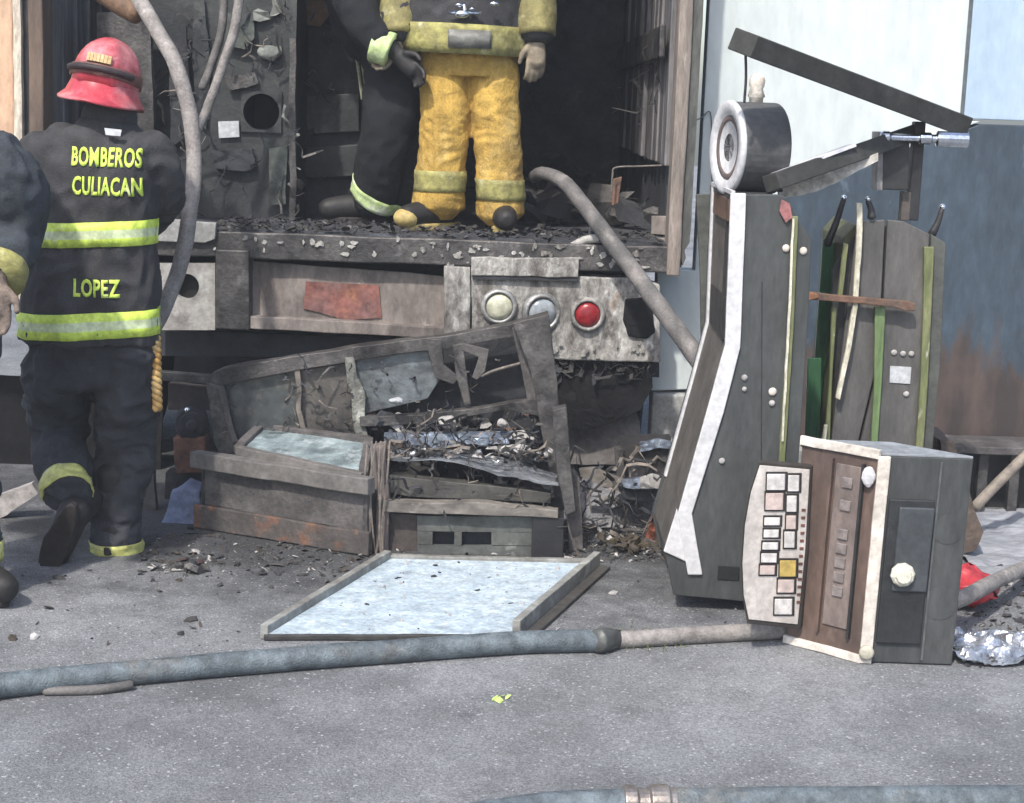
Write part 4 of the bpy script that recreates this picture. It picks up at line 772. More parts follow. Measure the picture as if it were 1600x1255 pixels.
# low box with open glazed lid
A, B = gnd(566, 872), gnd(306, 826); u = (B - A); wv = V((-u.y, u.x, 0)).normalized(); 
if wv.y < 0: wv = -wv
def on(a, b, z): return A + u * a + wv * b + V((0, 0, z))
T = thing('burnt_box', 'low grey burnt box with rust spots and an open glazed lid', 'box', A.lerp(B, .5) + wv * .2)
def slab(name, pts, vec, mt, seed=1, amp=.005, L=.07, bev=.004, tt=None): bm = nb(); prism(bm, pts, vec); warp(bm, amp, 6, seed, L); return obj(name, bm, mt, tt or T, bevel=bev)
h = .29
slab('front_plate', [on(0, .03, .085), on(1, .03, .085), on(1, .03, h - .055), on(0, .03, h - .055)], wv * .02, ashgrey, 1)
slab('base_skirt', [on(-.02, .015, .003), on(1.02, .0, .003), on(1.02, .0, .09), on(-.02, .015, .088)], wv * .02, rustspot, 2)
slab('top_rim', [on(-.03, -.01, h - .06), on(1.03, -.01, h - .06), on(1.03, -.01, h), on(-.03, -.01, h)], wv * .05, M('ash_rim', (.17, .16, .153), (.11, .105, .10), 6, .75, patch=(((.10, .095, .09), 6, .64, .06),)), 3)
slab('side_plate', [on(0, .03, .003), on(0, .5, .003), on(0, .5, h - .06), on(0, .03, h - .06)], u.normalized() * .02, burnt, 4)
slab('side_plate', [on(1, .03, .003), on(1, .5, .003), on(1, .5, h - .06), on(1, .03, h - .06)], -u.normalized() * .02, burnt, 5)
slab('back_plate', [on(0, .5, .003), on(1, .5, .003), on(1, .5, h - .01), on(0, .5, h - .01)], wv * .02, burnt, 6)
lo1, lo2, hi1, hi2 = at(568, 750, A.y + .05), at(372, 708, B.y - .02), at(576, 694, A.y + .36), at(410, 672, B.y + .24)
up_ = V((0, 0, .03))
slab('lid_glass', [lo1, lo2, hi2, hi1], V((0, 0, .012)), icy, 7, .004)
for p, q in ((lo1, lo2), (lo2, hi2), (hi2, hi1), (hi1, lo1)):
    bm = nb(); bar(bm, p + V((0, 0, .012)), q + V((0, 0, .012)), .03, .035, V((0, 0, 1))); warp(bm, .004, 7, p.x, .06); obj('lid_rail', bm, ashgrey if p is not lo1 else MATS['ash_rim'], T, bevel=.003)
# gutted cabinet on its side
GY = 5.72
T = thing('gutted_cabinet', 'gutted burnt cabinet with slotted panel standing behind the white tray', 'cabinet', gnd(740, 888))
brk('left_post', [(578, 700), (600, 696), (608, 780), (606, 892), (584, 886), (582, 780)], GY, .07, pinkish, 1)
brk('top_sheet', [(600, 716, 5.78), (700, 722, 5.74), (872, 762, 5.72), (866, 740, 5.98), (760, 712, 6.02), (620, 700, 6.02)], GY, .012, shiny, 2, .018, .04, 0)
brk('upper_lip', [(604, 742), (700, 752), (862, 770), (862, 786), (640, 776), (604, 770)], GY + .03, .05, M('dark_lip', (.07, .068, .06), (.04, .038, .036), 8, .6), 3)
brk('front_rail', [(588, 778), (612, 784), (760, 786), (800, 792), (872, 798), (872, 810), (760, 806), (600, 800)], GY - .03, .05, M('pale_rail_burnt', (.22, .20, .175), (.10, .09, .082), 8, .7, patch=(((.5, .46, .42), 10, .66, .06),), stretch=(.6, 1, 1)), 4)
# front panel with two slots
bm = nb()
for a in ([(652, 806), (832, 808), (832, 832), (652, 830)], [(652, 852), (832, 854), (832, 874), (652, 872)], [(652, 830.5), (676, 831), (676, 851.5), (652, 851)], [(710, 831), (722, 831), (722, 852), (710, 852)], [(768, 831.5), (832, 832.5), (832, 853), (768, 852)]): pp(bm, a, GY + .01, .02)
warp(bm, .002, 9, 5, .06); obj('slotted_panel', bm, greenish, T)
brk('slot_back', [(650, 820), (834, 822), (834, 862), (650, 860)], GY + .06, .01, M('deep_slot', (.018, .022, .03)), 6)
brk('side_block', [(832, 806), (882, 810), (880, 892), (830, 890)], GY - .02, .30, M('black_side', (.020, .021, .024), (.014, .014, .017), 4, .6), 7, .003)
brk('base_board', [(612, 872), (830, 876), (830, 900), (612, 896)], GY + .02, .30, rustspot, 8)
brk('left_infill', [(606, 800), (652, 804), (652, 876), (606, 872)], GY + .03, .02, M('brown_infill', (.085, .07, .062), (.05, .042, .04), 8, .75), 9)
brk('right_strut', [(862, 640), (884, 636), (892, 720), (900, 800), (884, 806), (872, 740)], GY + .02, .05, burnt, 10, .008)
brk('right_strut', [(884, 726), (906, 748), (912, 884), (888, 890)], GY + .1, .04, ashgrey, 11)
bm = nb(); rr = random.Random(5)
for i in range(6):
    x = 568 + i * 7; tube(bm, [at(x + 6, 690, GY - .03), at(x + rr.uniform(-4, 6), 750, GY - .05), at(x + rr.uniform(-6, 6), 820, GY - .04), at(x + rr.uniform(-6, 8), 886, GY - .02)], .0035, 6, 4)
obj('hanging_wires', bm, wirem, T)
bm = nb(); chunks(bm, lambda r: at(r.uniform(610, 865), r.uniform(700, 722), GY + r.uniform(.1, .28)), 70, .01, .05, 8, 3, .4); obj('sheet_scraps', bm, [shiny, MATS['pale_ash'], burnt], T, kind='stuff')
def ribbons(bm, spot, n, l0, l1, wd, seed, nm=1, droop=.6):
    r = random.Random(seed)
    for _ in range(n):
        p = spot(r); d = V((r.gauss(0, 1), r.gauss(0, .5), r.gauss(-droop, .6))).normalized(); ln = r.uniform(l0, l1); mi = r.randrange(nm); w_ = wd * r.uniform(.4, 1.4); prev = None
        sd_ = V((r.gauss(0, 1), r.gauss(0, 1), r.gauss(0, 1))).normalized() * w_
        for k in range(6):
            q = p + d * ln * k / 5; cur = [bm.verts.new(q - sd_), bm.verts.new(q + sd_), bm.verts.new(q + sd_ + V((0, .003, .002))), bm.verts.new(q - sd_ + V((0, .003, .002)))]
            if prev:
                for e in range(4): bm.faces.new((prev[e], prev[(e + 1) % 4], cur[(e + 1) % 4], cur[e])).material_index = mi
            prev = cur; d = (d + V((r.gauss(0, .35), r.gauss(0, .2), r.gauss(-.12, .35)))).normalized(); sd_ = (sd_ + V((r.gauss(0, .3), r.gauss(0, .3), r.gauss(0, .3))) * w_).normalized() * w_
stripm = [burnt, soot, soot, MATS['char'], wirem]
GM = bpy.data.objects['gaming_machine']
def bayspot(r):
    while True:
        x, y = r.uniform(245, 465), r.uniform(-10, 330)
        if (abs(x - 409) > 34 or not 70 < y < 205) and not (335 < x < 378 and 140 < y < 220): return at(x, y, 7.05 + r.uniform(-.02, .03))
bm = nb(); ribbons(bm, bayspot, 48, .04, .20, .005, 31, 6, 1.2)
obj('burnt_wiring', bm, [burnt, soot, MATS['char'], wirem, MATS['ashy_white'], soot], GM, kind='stuff')
for k, pix in enumerate(([(300, 5), (318, 0), (330, 120), (322, 200), (306, 190)], [(352, 120), (398, 112), (402, 132), (356, 140)], [(330, 236), (395, 232), (400, 262), (380, 270), (334, 262)], [(418, 235), (448, 232), (446, 318), (424, 322)], [(262, 60), (292, 40), (298, 210), (268, 230)], [(345, 20), (392, 10), (396, 60), (380, 78), (350, 70)])):
    bm = nb(); pp(bm, pix, 7.075 - .004 * k, .015); warp(bm, .012, 7, k + 3, .03); obj('charred_plate', bm, (sootgreen, burnt, soot, MATS['greenish_plate'] if 'greenish_plate' in MATS else M('greenish_plate', (.07, .08, .07), (.04, .045, .042), 6, .6, grime=.5), soot, MATS['greenish_plate'])[k] if k != 5 else M('greenish_plate', (.07, .08, .07)), GM)
bm = nb(); ribbons(bm, lambda r: at(r.uniform(462, 560), r.uniform(-10, 300), 7.42 + r.uniform(-.03, .03)), 18, .04, .2, .006, 41, 3, 1.2)
obj('burnt_wiring', bm, [burnt, soot, MATS['char'], MATS['ashy_white']], bpy.data.objects['charred_rack'], kind='stuff')
bm = nb(); ribbons(bm, lambda r: V((XR - .09, 6.75 + r.uniform(0, 1.6), ZB + r.uniform(.05, 1.4))), 10, .06, .3, .006, 51, 3, 1.4)
ribbons(bm, lambda r: V((r.uniform(.1, XR - .1), r.uniform(7.2, 9.5), ZB + .03)), 40, .05, .25, .012, 52, 3, -.1)
obj('burnt_wiring', bm, [burnt, soot, MATS['char']], TR, kind='stuff')
bm = nb(); chunks(bm, lambda r: V((r.uniform(-.1, XR - .1), r.uniform(7.3, 10.2), ZB + .02 + .05 * r.random())), 260, .03, .16, 61, 3, .6); obj('charred_heap', bm, [soot, MATS['char'], burnt], TR, kind='stuff')
# hanging drips of soot and melted paint below the bumper's white lamp box
bm = nb(); ribbons(bm, lambda r: at(r.uniform(860, 1030), 563, TY - .0), 40, .03, .12, .008, 71, 2, 3); obj('burnt_fringe', bm, [soot, MATS['char']], TR, kind='stuff')
bm = nb(); ribbons(bm, lambda r: at(r.uniform(600, 860), r.uniform(640, 790), GY + r.uniform(.0, .25)), 130, .03, .16, .0045, 4, 5)
obj('burnt_wiring', bm, stripm, T, kind='stuff')
FRT = bpy.data.objects['cabinet_frame']
bm = nb(); ribbons(bm, lambda r: at(r.choice((r.uniform(350, 560), r.uniform(440, 600), r.uniform(560, 840))), r.uniform(560, 690), EY + r.uniform(-.03, .03)), 70, .02, .10, .0035, 8, 5)
obj('burnt_wiring', bm, stripm, FRT, kind='stuff')
bm = nb(); ribbons(bm, lambda r: at(r.uniform(900, 1070), r.uniform(720, 860), 6.05 + r.uniform(-.15, .25)), 90, .04, .2, .006, 12, 5, .3)
o = obj('burnt_strips', bm, stripm + [], kind='stuff'); o['label'] = 'burnt strips and wires heaped beside the tall grey cabinet'
bm = nb(); pp(bm, [(-60, 590), (252, 596), (252, 790), (-60, 800)], 6.9, .012); warp(bm, .02, 3, 3, .12); obj('flap_or_shade_sheet', bm, rubber, TR)  # added dark sheet standing in for the shade under the truck's left
bm = nb(); box(bm, XL + .05, XR - .12, 8.4, 8.45, .02, ZB - .15); obj('flap_or_shade_sheet', bm, soot, TR)  # added dark sheet hiding the bright ground beyond, in place of shade
bm = nb(); pp(bm, [(-20, 782), (48, 756), (58, 772), (10, 806), (-20, 815)], 6.0, .05); warp(bm, .006, 9, 3, .03); single('pale_plank', bm, M('pale_plank', (.36, .34, .33), (.24, .22, .21), 9, .8), 'short pale scorched plank on the ground left of the lifted boot', 'plank')
# pale tray on the asphalt
t0, t1, t2, t3 = gnd(412, 1000), gnd(806, 1000), gnd(932, 888), gnd(606, 880)
T = thing('metal_tray', 'shallow pale lined metal tray lying on the asphalt', 'tray', (t0 + t1 + t2 + t3) / 4)
tz = V((0, 0, 1)); slab('tray_lining', [t0 + tz * .012, t1 + tz * .012, t2 + tz * .012, t3 + tz * .012], tz * .008, trayw, 1, .0015, .1, 0)
for i, (p, q) in enumerate(((t0, t1), (t1, t2), (t2, t3), (t3, t0))):
    hh = (.016, .060, .030, .045)[i]; d_ = (q - p).normalized(); s_ = d_.cross(tz) * .013
    bm = nb(); prism(bm, [p + tz * .002 - s_, q + tz * .002 - s_, q + tz * .002 + s_, p + tz * .002 + s_], tz * hh); warp(bm, .002, 6, i, .06); obj('tray_rim', bm, traye if i else M('shaded_front_edge', (.05, .048, .046), (.03, .03, .03), 9, .6), T, bevel=.003)  # front rim gets a darker colour for the shade on its face
bm = nb(); chunks(bm, lambda r: t0 + (t1 - t0) * r.uniform(.06, .94) + ((t3 - t0) * (r.random() ** .6) * .94) + tz * .021, 70, .002, .014, 91, 3, .3); obj('tray_ash', bm, [soot, MATS['pale_ash'], MATS['char']], T, kind='stuff')
bm = nb(); s_ = (t2 - t1).normalized().cross(tz) * .05
prism(bm, [t1 + s_ + tz * .002, t2 + s_ + tz * .002, t2 + tz * .002, t1 + tz * .002], tz * .012); obj('tray_flange', bm, M('dark_flange', (.07, .066, .06), (.045, .042, .04), 8, .6), T, bevel=.002)

# motor and small junk left of the box
T = thing('burnt_motor', 'burnt motor with rusty end under the truck, right of the walking legs', 'motor', gnd(292, 800))
bm = nb(); c = at(300, 664, 6.35); lathe(bm, c, (.2, -1, 0), [(-.14, .05), (-.14, .062), (.0, .066), (.0, .050), (.012, .050), (.012, .022), (.03, .020), (.03, .002)], 24); obj('motor_body', bm, soot, T, bevel=.003)
bm = nb(); pp(bm, [(268, 684), (318, 682), (322, 738), (276, 742)], 6.34, .12); warp(bm, .008, 9, 2, .04); obj('rusty_housing', bm, M('rust_housing', (.20, .10, .07), (.11, .06, .045), 8, .75, bump=.5), T, bevel=.006)
bm = nb(); pp(bm, [(262, 600), (334, 604), (334, 640), (262, 640)], 6.45, .05); warp(bm, .006, 7, 2, .05); obj('mount_plate', bm, M('brown_mount', (.06, .048, .046), (.04, .034, .034), 6, .7), T, bevel=.004)
bm = nb(); pp(bm, [(256, 740), (330, 736), (334, 830), (256, 836)], 6.38, .1); warp(bm, .01, 6, 2, .06); obj('motor_stand', bm, soot, T)
bm = nb(); c = at(296, 655, 6.27); ell(bm, c + V((-.008, 0, .035)), (.012, .01, .012), seg=10); obj('bolt_head', bm, chrome, T, smooth=True)
bm = nb(); pp(bm, [(214, 676), (240, 676), (242, 800), (218, 800)], 6.2, .04); warp(bm, .006, 7, 4, .06); single('metal_strip', bm, ashgrey, 'upright grey metal strip behind the walking leg', 'strip')
def cloth(name, px, py, rx, rz, Y, mt, label, cat, seed, ry=.05, amp=.03, ground=True):
    c = at(px, py, Y); bm = nb(); ell(bm, c, (sz(rx, Y), ry, sz(rz, Y)), seg=22); warp(bm, amp, 14, seed); zmin = min(v.co.z for v in bm.verts)
    if ground: bmesh.ops.translate(bm, vec=V((0, 0, .002 - zmin)), verts=bm.verts)
    return single(name, bm, mt, label, cat, smooth=True)
bm = nb(); pts = [(258, 832), (252, 818), (262, 790), (272, 768), (290, 758), (310, 766), (312, 800), (306, 828), (280, 840)]; pp(bm, pts, 6.02, .10); warp(bm, .016, 11, 3, .016); bmesh.ops.smooth_vert(bm, verts=bm.verts, factor=.5); single('blue_rag', bm, bluecloth, 'crumpled pale blue rag beside the grey burnt box', 'rag', smooth=True)
def lump(name, px, py, r, mt, label, cat, seed, n=16, spread=1.0, r0=.012):
    p = gnd(px, py); bm = nb(); chunks(bm, lambda q: p + V((q.gauss(0, r * spread * .5), q.gauss(0, r * .35), abs(q.gauss(0, r * .25)) + .008)), n, r0, r * .45, seed, len(mt) if isinstance(mt, list) else 1, .8)
    return single(name, bm, mt, label, cat, kind=None)
lump('charred_scrap', 296, 893, .06, [maroon, soot, burnt], 'charred maroon scrap lying alone on the asphalt below the blue rag', 'scrap', 3, 22)
lump('charred_rag', 988, 862, .09, [M('charred_brown', (.07, .055, .04), (.04, .033, .027), 9, .85, bump=.6), M('mossy_char', (.075, .058, .035), (.045, .036, .025), 9, .85)], 'brown charred clump on the ground left of the tall grey cabinet', 'scrap', 5, 40)
bm = nb(); pp(bm, [(1022, 800), (1048, 806), (1044, 862), (1022, 858), (1010, 846)], 6.0, .05); warp(bm, .008, 9, 4, .03); single('orange_plate', bm, orange, 'scorched orange plate beside the tall grey cabinet', 'plate')
# twisted black rack with shiny teeth between truck and cabinet
T = thing('twisted_rack', 'twisted black rack with shiny bent edges behind the tall grey cabinet', 'rack', gnd(1010, 780))
bm = nb(); pp(bm, [(970, 698), (1052, 694), (1060, 742), (970, 750)], 6.3, .2); warp(bm, .012, 7, 3, .05); obj('rack_body', bm, M('twisted_black', (.03, .026, .026), (.018, .017, .018), 6, .6, bump=.5), T)
bm = nb(); pp(bm, [(958, 762), (1075, 756), (1075, 786), (980, 782)], 6.1, .25); warp(bm, .01, 7, 4, .05); obj('rack_shelf', bm, soot, T)
bm = nb(); pp(bm, [(905, 735), (930, 733), (960, 745), (1000, 760), (990, 768), (950, 762), (908, 745)], 6.15, .04); warp(bm, .006, 8, 4, .03); obj('rack_arm', bm, MATS['pale_rail_burnt'], T)
bm = nb()
pp(bm, [(1000, 690), (1030, 687), (1060, 691), (1058, 702), (1030, 700), (1002, 706)], 6.28, .02); warp(bm, .010, 14, 6, .02)
obj('shiny_edge', bm, MATS['blue_white_strip'], T); bm = nb()
pp(bm, [(970, 752), (1000, 748), (1040, 754), (1054, 752), (1052, 762), (1010, 764), (972, 760)], 6.08, .02); warp(bm, .010, 14, 9, .02)
obj('shiny_edge', bm, MATS['blue_white_strip'], T)
bm = nb(); pp(bm, [(1000, 750), (1020, 742), (1050, 750), (1070, 756), (1040, 762), (1000, 764)], 6.05, .03); warp(bm, .006, 12, 2, .03); obj('ash_scrap', bm, MATS['pale_ash'], T)
bm = nb(); pp(bm, [(960, 700), (972, 696), (978, 760), (966, 764)], 6.22, .04); obj('rack_leg', bm, burnt, T)
# ash and small rubble on the ground
bm = nb()
def spot(r):
    k = r.random()
    if k < .45: p = gnd(r.uniform(880, 1050), r.uniform(770, 880))
    elif k < .80: p = gnd(r.uniform(220, 900), r.uniform(840, 900) + r.gauss(0, 12))
    elif k < .93: p = gnd(r.uniform(1490, 1640), r.uniform(860, 1045))
    else: p = gnd(r.uniform(0, 1600), r.uniform(880, 1010))
    return p + V((0, 0, .003))
chunks(bm, spot, 3600, .0025, .022, 9, 6, .3); o = obj('ash_rubble', bm, [soot, burnt, MATS['char'], MATS['pale_ash'], MATS['charred_brown'], MATS['char']], kind='stuff'); o['label'] = 'scattered ash and small burnt rubble on the asphalt'
bm = nb(); c = gnd(955, 800); n = 40; bmesh.ops.create_grid(bm, x_segments=n, y_segments=n, size=1, matrix=Matrix.Translation(c + V((0, .15, 0))) @ Matrix.Diagonal((.30, .42, 1, 1)))
for v in bm.verts:
    d_ = V(((v.co.x - c.x) / .30, (v.co.y - c.y - .15) / .42, 0)).length; k = max(0, 1 - d_ ** 2)
    v.co.z = -.01 + k * (.10 + .04 * noise.noise(v.co * 9)) + .02 * k * noise.noise(v.co * 30)
o = obj('ash_heap', bm, M('grey_ash', (.25, .25, .26), (.15, .15, .16), 12, .9, bump=.9, bscale=80, patch=(((.07, .07, .07), 9, .62, .05), ((.5, .5, .52), 22, .66, .04))), kind='stuff', smooth=True); o['label'] = 'heap of pale grey ash right of the gutted cabinet'

# ------------------------------------------------------------------ tall cabinet with white trim
NY0, NY1 = 5.15, 5.72
T = thing('arcade_cabinet', 'tall charcoal cabinet with bent white trim, its front turned left', 'cabinet', V((at(1150, 900, 5.4).x, 5.4, 0)))
prof = [(1143, 304), (1214, 304), (1228, 308), (1248, 345), (1268, 372), (1264, 480), (1248, 720), (1232, 946), (1052, 930), (1040, 868), (1060, 803), (1106, 640), (1133, 540)]
def N3(px, py): return at(px, py, NY0)
bm = nb(); pp(bm, prof, NY0, .022); obj('near_side_panel', bm, dkgrey, T, bevel=.003)
far = [p + V((0, NY1 - NY0, 0)) for p in (N3(*q) for q in prof)]
bm = nb(); prism(bm, far, (0, .022, 0)); obj('far_side_panel', bm, dkgrey, T, bevel=.003)
fe = [N3(1147, 306), N3(1137, 540), N3(1110, 640), N3(1064, 803), N3(1044, 868), N3(1056, 928)]
bm = nb(); bk = [p + V((.012, 0, 0)) for p in fe[::-1]]; prism(bm, [p + V((0, .024, 0)) for p in fe + bk], (0, NY1 - NY0 - .026, 0)); obj('front_panel', bm, brgrey, T)
bm = nb(); prism(bm, [N3(1145, 312) + V((-.003, .10, 0)), N3(1134, 540) + V((-.004, .10, 0)), N3(1135, 540) + V((.004, .10, 0)), N3(1146, 312) + V((.004, .10, 0))], (0, .03, 0)); obj('front_seam', bm, blackmetal, T)
for a in ((1140, 470, 1137, 535, M('dark_patch', (.03, .03, .03))), (1145, 314, 1143, 348, M('rust_patch', (.14, .085, .06)))):
    bm = nb(); p, q = N3(a[0], a[1]), N3(a[2], a[3]); prism(bm, [p + V((-.006, .06, 0)), q + V((-.006, .06, 0)), q + V((.004, .06, 0)), p + V((.004, .06, 0))], (0, .40, 0)); obj('front_inset', bm, a[4], T)
bm = nb(); box(bm, N3(1146, 300).x, N3(1214, 300).x, NY0 + .024, NY1 - .002, N3(1180, 304).z - .022, N3(1180, 304).z - .002); obj('top_panel', bm, dkgrey, T)
bm = nb(); p, q = N3(1246, 720), N3(1234, 940); prism(bm, [N3(1228, 946) + V((0, .024, 0)), N3(1224, 946) + V((0, .024, 0)), N3(1244, 400) + V((0, .024, 0)), N3(1250, 400) + V((0, .024, 0))], (0, NY1 - NY0 - .026, 0)); obj('back_panel', bm, blackmetal, T)
# white trim strip on the near side's front edge, and its lower wedge
ts = [(1142, 302), (1166, 302), (1157, 543), (1131, 645), (1081, 803), (1098, 899), (1075, 899), (1059, 803), (1106, 638), (1133, 540)]
bm = nb(); pp(bm, ts, NY0 - .012, .016); warp(bm, .0012, 9, 1, .06); obj('white_trim', bm, whitetrim, T, bevel=.003)
bm = nb(); pp(bm, [(1058, 795), (1060.5, 806), (1072, 878), (1037, 862)], NY0 - .009, .013); obj('trim_wedge', bm, whitetrim, T, bevel=.003)
bm = nb(); fo = V((-.004, NY1 - NY0 - .02, 0))
for p, q in zip(fe[:5], fe[1:4]): bar(bm, p + fo, q + fo, .03, .008)
obj('far_trim', bm, whitetrim, T)
bm = nb(); bar(bm, N3(1147, 303) + V((0, .02, .002)), N3(1147, 303) + V((0, NY1 - NY0 + .01, .002)), .012, .012, V((1, 0, 0))); obj('top_trim', bm, whitetrim, T)
# far-side dark fin seen left of the front
fin = [(1088, 304), (1113, 303), (1106, 420), (1102, 535), (1096, 545), (1094, 420)]
bm = nb(); pp(bm, fin, NY1 + .03, .03); obj('far_fin', bm, M('olive_grey', (.075, .08, .07), (.06, .063, .056), 4, .6), T, bevel=.003)
bm = nb(); pp(bm, [(1238, 338), (1247, 338), (1242, 480), (1232, 640), (1226, 728), (1217, 728), (1225, 600), (1234, 470)], NY0 - .014, .018); warp(bm, .002, 9, 3, .05); obj('back_rail', bm, greenrail, T, bevel=.003)
bm = nb(); pp(bm, [(1238, 342), (1241, 342), (1236, 480), (1224, 690), (1221, 690), (1232, 480)], NY0 - .022, .01); warp(bm, .002, 14, 4, .03); obj('rail_edge', bm, palerail, T)
for px, py, r in ((1163, 590, 5), (1163, 608, 4), (1207, 612, 6.5), (1206, 630, 5), (1128, 720, 5), (1228, 388, 6), (1255, 392, 6)):
    bm = nb(); ell(bm, N3(px, py) + V((0, -.003, 0)), (sz(r, NY0), .006, sz(r, NY0)), seg=12); obj('screw_head', bm, MATS['pale_ash'] if r < 6 else creamtrim, T, smooth=True)
bm = nb(); pp(bm, [(1222, 312), (1234, 318), (1238, 340), (1228, 348), (1218, 330)], NY0 - .012, .014); obj('pink_label', bm, M('pink_label', (.36, .14, .14), (.2, .1, .1), 20, .6), T)
bm = nb(); pp(bm, [(1122, 884), (1156, 886), (1155, 908), (1121, 906)], NY0 - .004, .006); obj('vent_slot', bm, M('black_slot', (.014, .015, .016)), T, bevel=.002)
# details on the tall cabinet
bm = nb(); pp(bm, [(1190, 440), (1191.5, 440), (1189.5, 905), (1188, 905)], NY0 - .0015, .004); obj('panel_seam', bm, blackmetal, T)
# drum on the cabinet's top
T = thing('drum', 'round drum with a white rim standing on the tall charcoal cabinet', 'drum', at(1175, 300, 5.35))
ax = V((-math.cos(math.radians(14)), -math.sin(math.radians(14)), 0)); dc = at(1190, 232, 5.42); R_ = sz(68, 5.4)
bm = nb(); lathe(bm, dc, ax, [(-.045, R_ * .96), (-.04, R_), (.105, R_)], 48); obj('drum_shell', bm, drumside, T, bevel=.004)
bm = nb(); lathe(bm, dc, ax, [(.106, R_ * 1.0), (.112, R_ * 1.03), (.122, R_ * 1.02), (.126, R_ * .95), (.122, R_ * .74), (.112, R_ * .70)], 48); obj('white_rim', bm, whitetrim, T, smooth=True)
bm = nb(); lathe(bm, dc, ax, [(.108, R_ * .72), (.116, R_ * .70), (.116, R_ * .58), (.10, R_ * .56)], 48); obj('inner_rim', bm, M('brown_inner_rim', (.17, .13, .12), (.10, .08, .075), 8, .5), T, smooth=True)
bm = nb(); lathe(bm, dc, ax, [(.102, R_ * .57), (.112, R_ * .3), (.112, .002)], 36); obj('drum_centre', bm, M('grey_centre', (.022, .021, .021), (.012, .012, .012), 6, .9, spec=.1), T, smooth=True)
bm = nb(); box(bm, dc.x - .07, dc.x + .07, dc.y - .05, dc.y + .05, at(1180, 304, NY0).z - .001, dc.z - R_ * .86); obj('drum_foot', bm, blackmetal, T, bevel=.004)
# white figure like bulb on the drum
T = thing('white_bulb', 'small white bulb fitting standing on top of the drum', 'bulb', at(1180, 170, 5.42))
bp_ = at(1181, 168, 5.42); bm = nb(); lathe(bm, bp_, (0, 0, 1), [(0, .022), (.03, .022), (.035, .028), (.06, .020), (.07, .026), (.09, .026), (.105, .016), (.108, .003)], 16); warp(bm, .004, 30, 2); obj('bulb_glass', bm, M('bulb_white', (.74, .71, .66)  , (.6, .54, .45), 30, .35, patch=(((.25, .14, .07), 28, .66, .04),)), T, smooth=True)
bm = nb(); lathe(bm, bp_ + V((.0, 0, -.012)), (0, 0, 1), [(0, .05), (.010, .05), (.012, .03), (.02, .026)], 16); obj('bulb_socket', bm, blackmetal, T)
# ------------------------------------------------------------------ second cabinet with lifted frame
OY = 5.55
T = thing('open_cabinet', 'grey cabinet with green rails and a lifted black beam frame on top', 'cabinet', gnd(1370, 900))
def brk2(name, pix, Y, d, mt, seed=1, amp=.0, L=.06, bev=.003):
    bm = nb(); pp(bm, pix, Y, d)
    if amp: warp(bm, amp, 7, seed, L)
    return obj(name, bm, mt, T, bevel=bev)
brk2('front_panel', [(1340, 346), (1383, 344), (1372, 560), (1335, 715), (1325, 905), (1285, 905), (1300, 680)], OY, .02, midgrey)
brk2('front_panel', [(1387, 344), (1412, 346), (1452, 366), (1444, 560), (1436, 715), (1426, 908), (1330, 905), (1339, 715), (1376, 560)], OY, .02, midgrey)
brk2('left_side', [(1318, 372), (1338, 350), (1325, 560), (1305, 690), (1292, 905), (1270, 905), (1290, 690), (1308, 520)], OY + .03, .40, M('olive_side', (.11, .105, .05), (.06, .07, .03), 6, .5, stretch=(2, 2, .4)))
brk2('right_side', [(1455, 366), (1478, 380), (1470, 560), (1456, 715), (1446, 905), (1430, 905), (1440, 700), (1448, 560)], OY + .01, .40, M('grey_green_side', (.085, .09, .08), (.06, .062, .058), 5, .6))
brk2('back_panel', [(1290, 420), (1470, 400), (1450, 900), (1270, 900)], OY + .42, .02, blackmetal)
brk2('backing', [(1300, 420), (1345, 352), (1410, 352), (1448, 370), (1438, 715), (1420, 905), (1290, 905), (1304, 690)], OY + .026, .012, blackmetal)
brk2('green_sheet', [(1286, 372), (1304, 380), (1300, 500), (1290, 690), (1284, 900), (1258, 900), (1266, 690), (1276, 520)], OY + .18, .012, greenglass, 2, .002)
brk2('green_sheet', [(1262, 560), (1284, 560), (1276, 900), (1250, 900)], OY + .10, .012, greenglass, 3, .002)
brk2('pale_rail', [(1339, 318), (1348, 318), (1346, 400), (1340, 480), (1330, 545), (1312, 625), (1305, 622), (1322, 545), (1332, 480), (1337, 400)], OY - .04, .016, palerail, 4, .003, .03)
brk2('pale_rail', [(1288, 664), (1294, 664), (1288, 712), (1280, 712)], OY - .05, .014, palerail, 4, .002)
brk2('green_rail', [(1300, 480), (1308, 480), (1300, 600), (1296, 705), (1286, 705), (1296, 590)], OY - .02, .016, greenrail, 5)
brk2('green_rail', [(1318, 380), (1326, 382), (1316, 470), (1308, 470)], OY - .02, .016, greenrail, 5)
brk2('green_rail', [(1367, 480), (1384, 480), (1378, 600), (1370, 715), (1360, 715), (1366, 600)], OY - .022, .018, M('green_rail_bright', (.17, .24, .11), (.11, .17, .07), 6, .4, stretch=(2, 2, .4), patch=(((.42, .46, .32), 10, .66, .05),)), 6)
brk2('green_rail', [(1444, 386), (1460, 386), (1456, 480), (1450, 600), (1442, 715), (1430, 715), (1438, 600), (1443, 480)], OY - .022, .02, greenrail, 7)
brk2('cross_bar', [(1252, 462), (1262, 455), (1280, 458), (1300, 461), (1416, 470), (1430, 474), (1430, 486), (1414, 486), (1400, 480), (1260, 468)], OY - .05, .022, rustbar, 8, .002)
bm = nb(); pp(bm, [(1246, 462), (1258, 454), (1278, 460), (1280, 466), (1258, 472)], OY - .055, .03); obj('bar_end', bm, M('orange_end', (.33, .15, .08), (.24, .11, .06), 9, .7), T, bevel=.004)
bm = nb(); pp(bm, [(1391, 572), (1424, 574), (1422, 600), (1390, 598)], OY - .004, .005); obj('sticker', bm, papr, T)
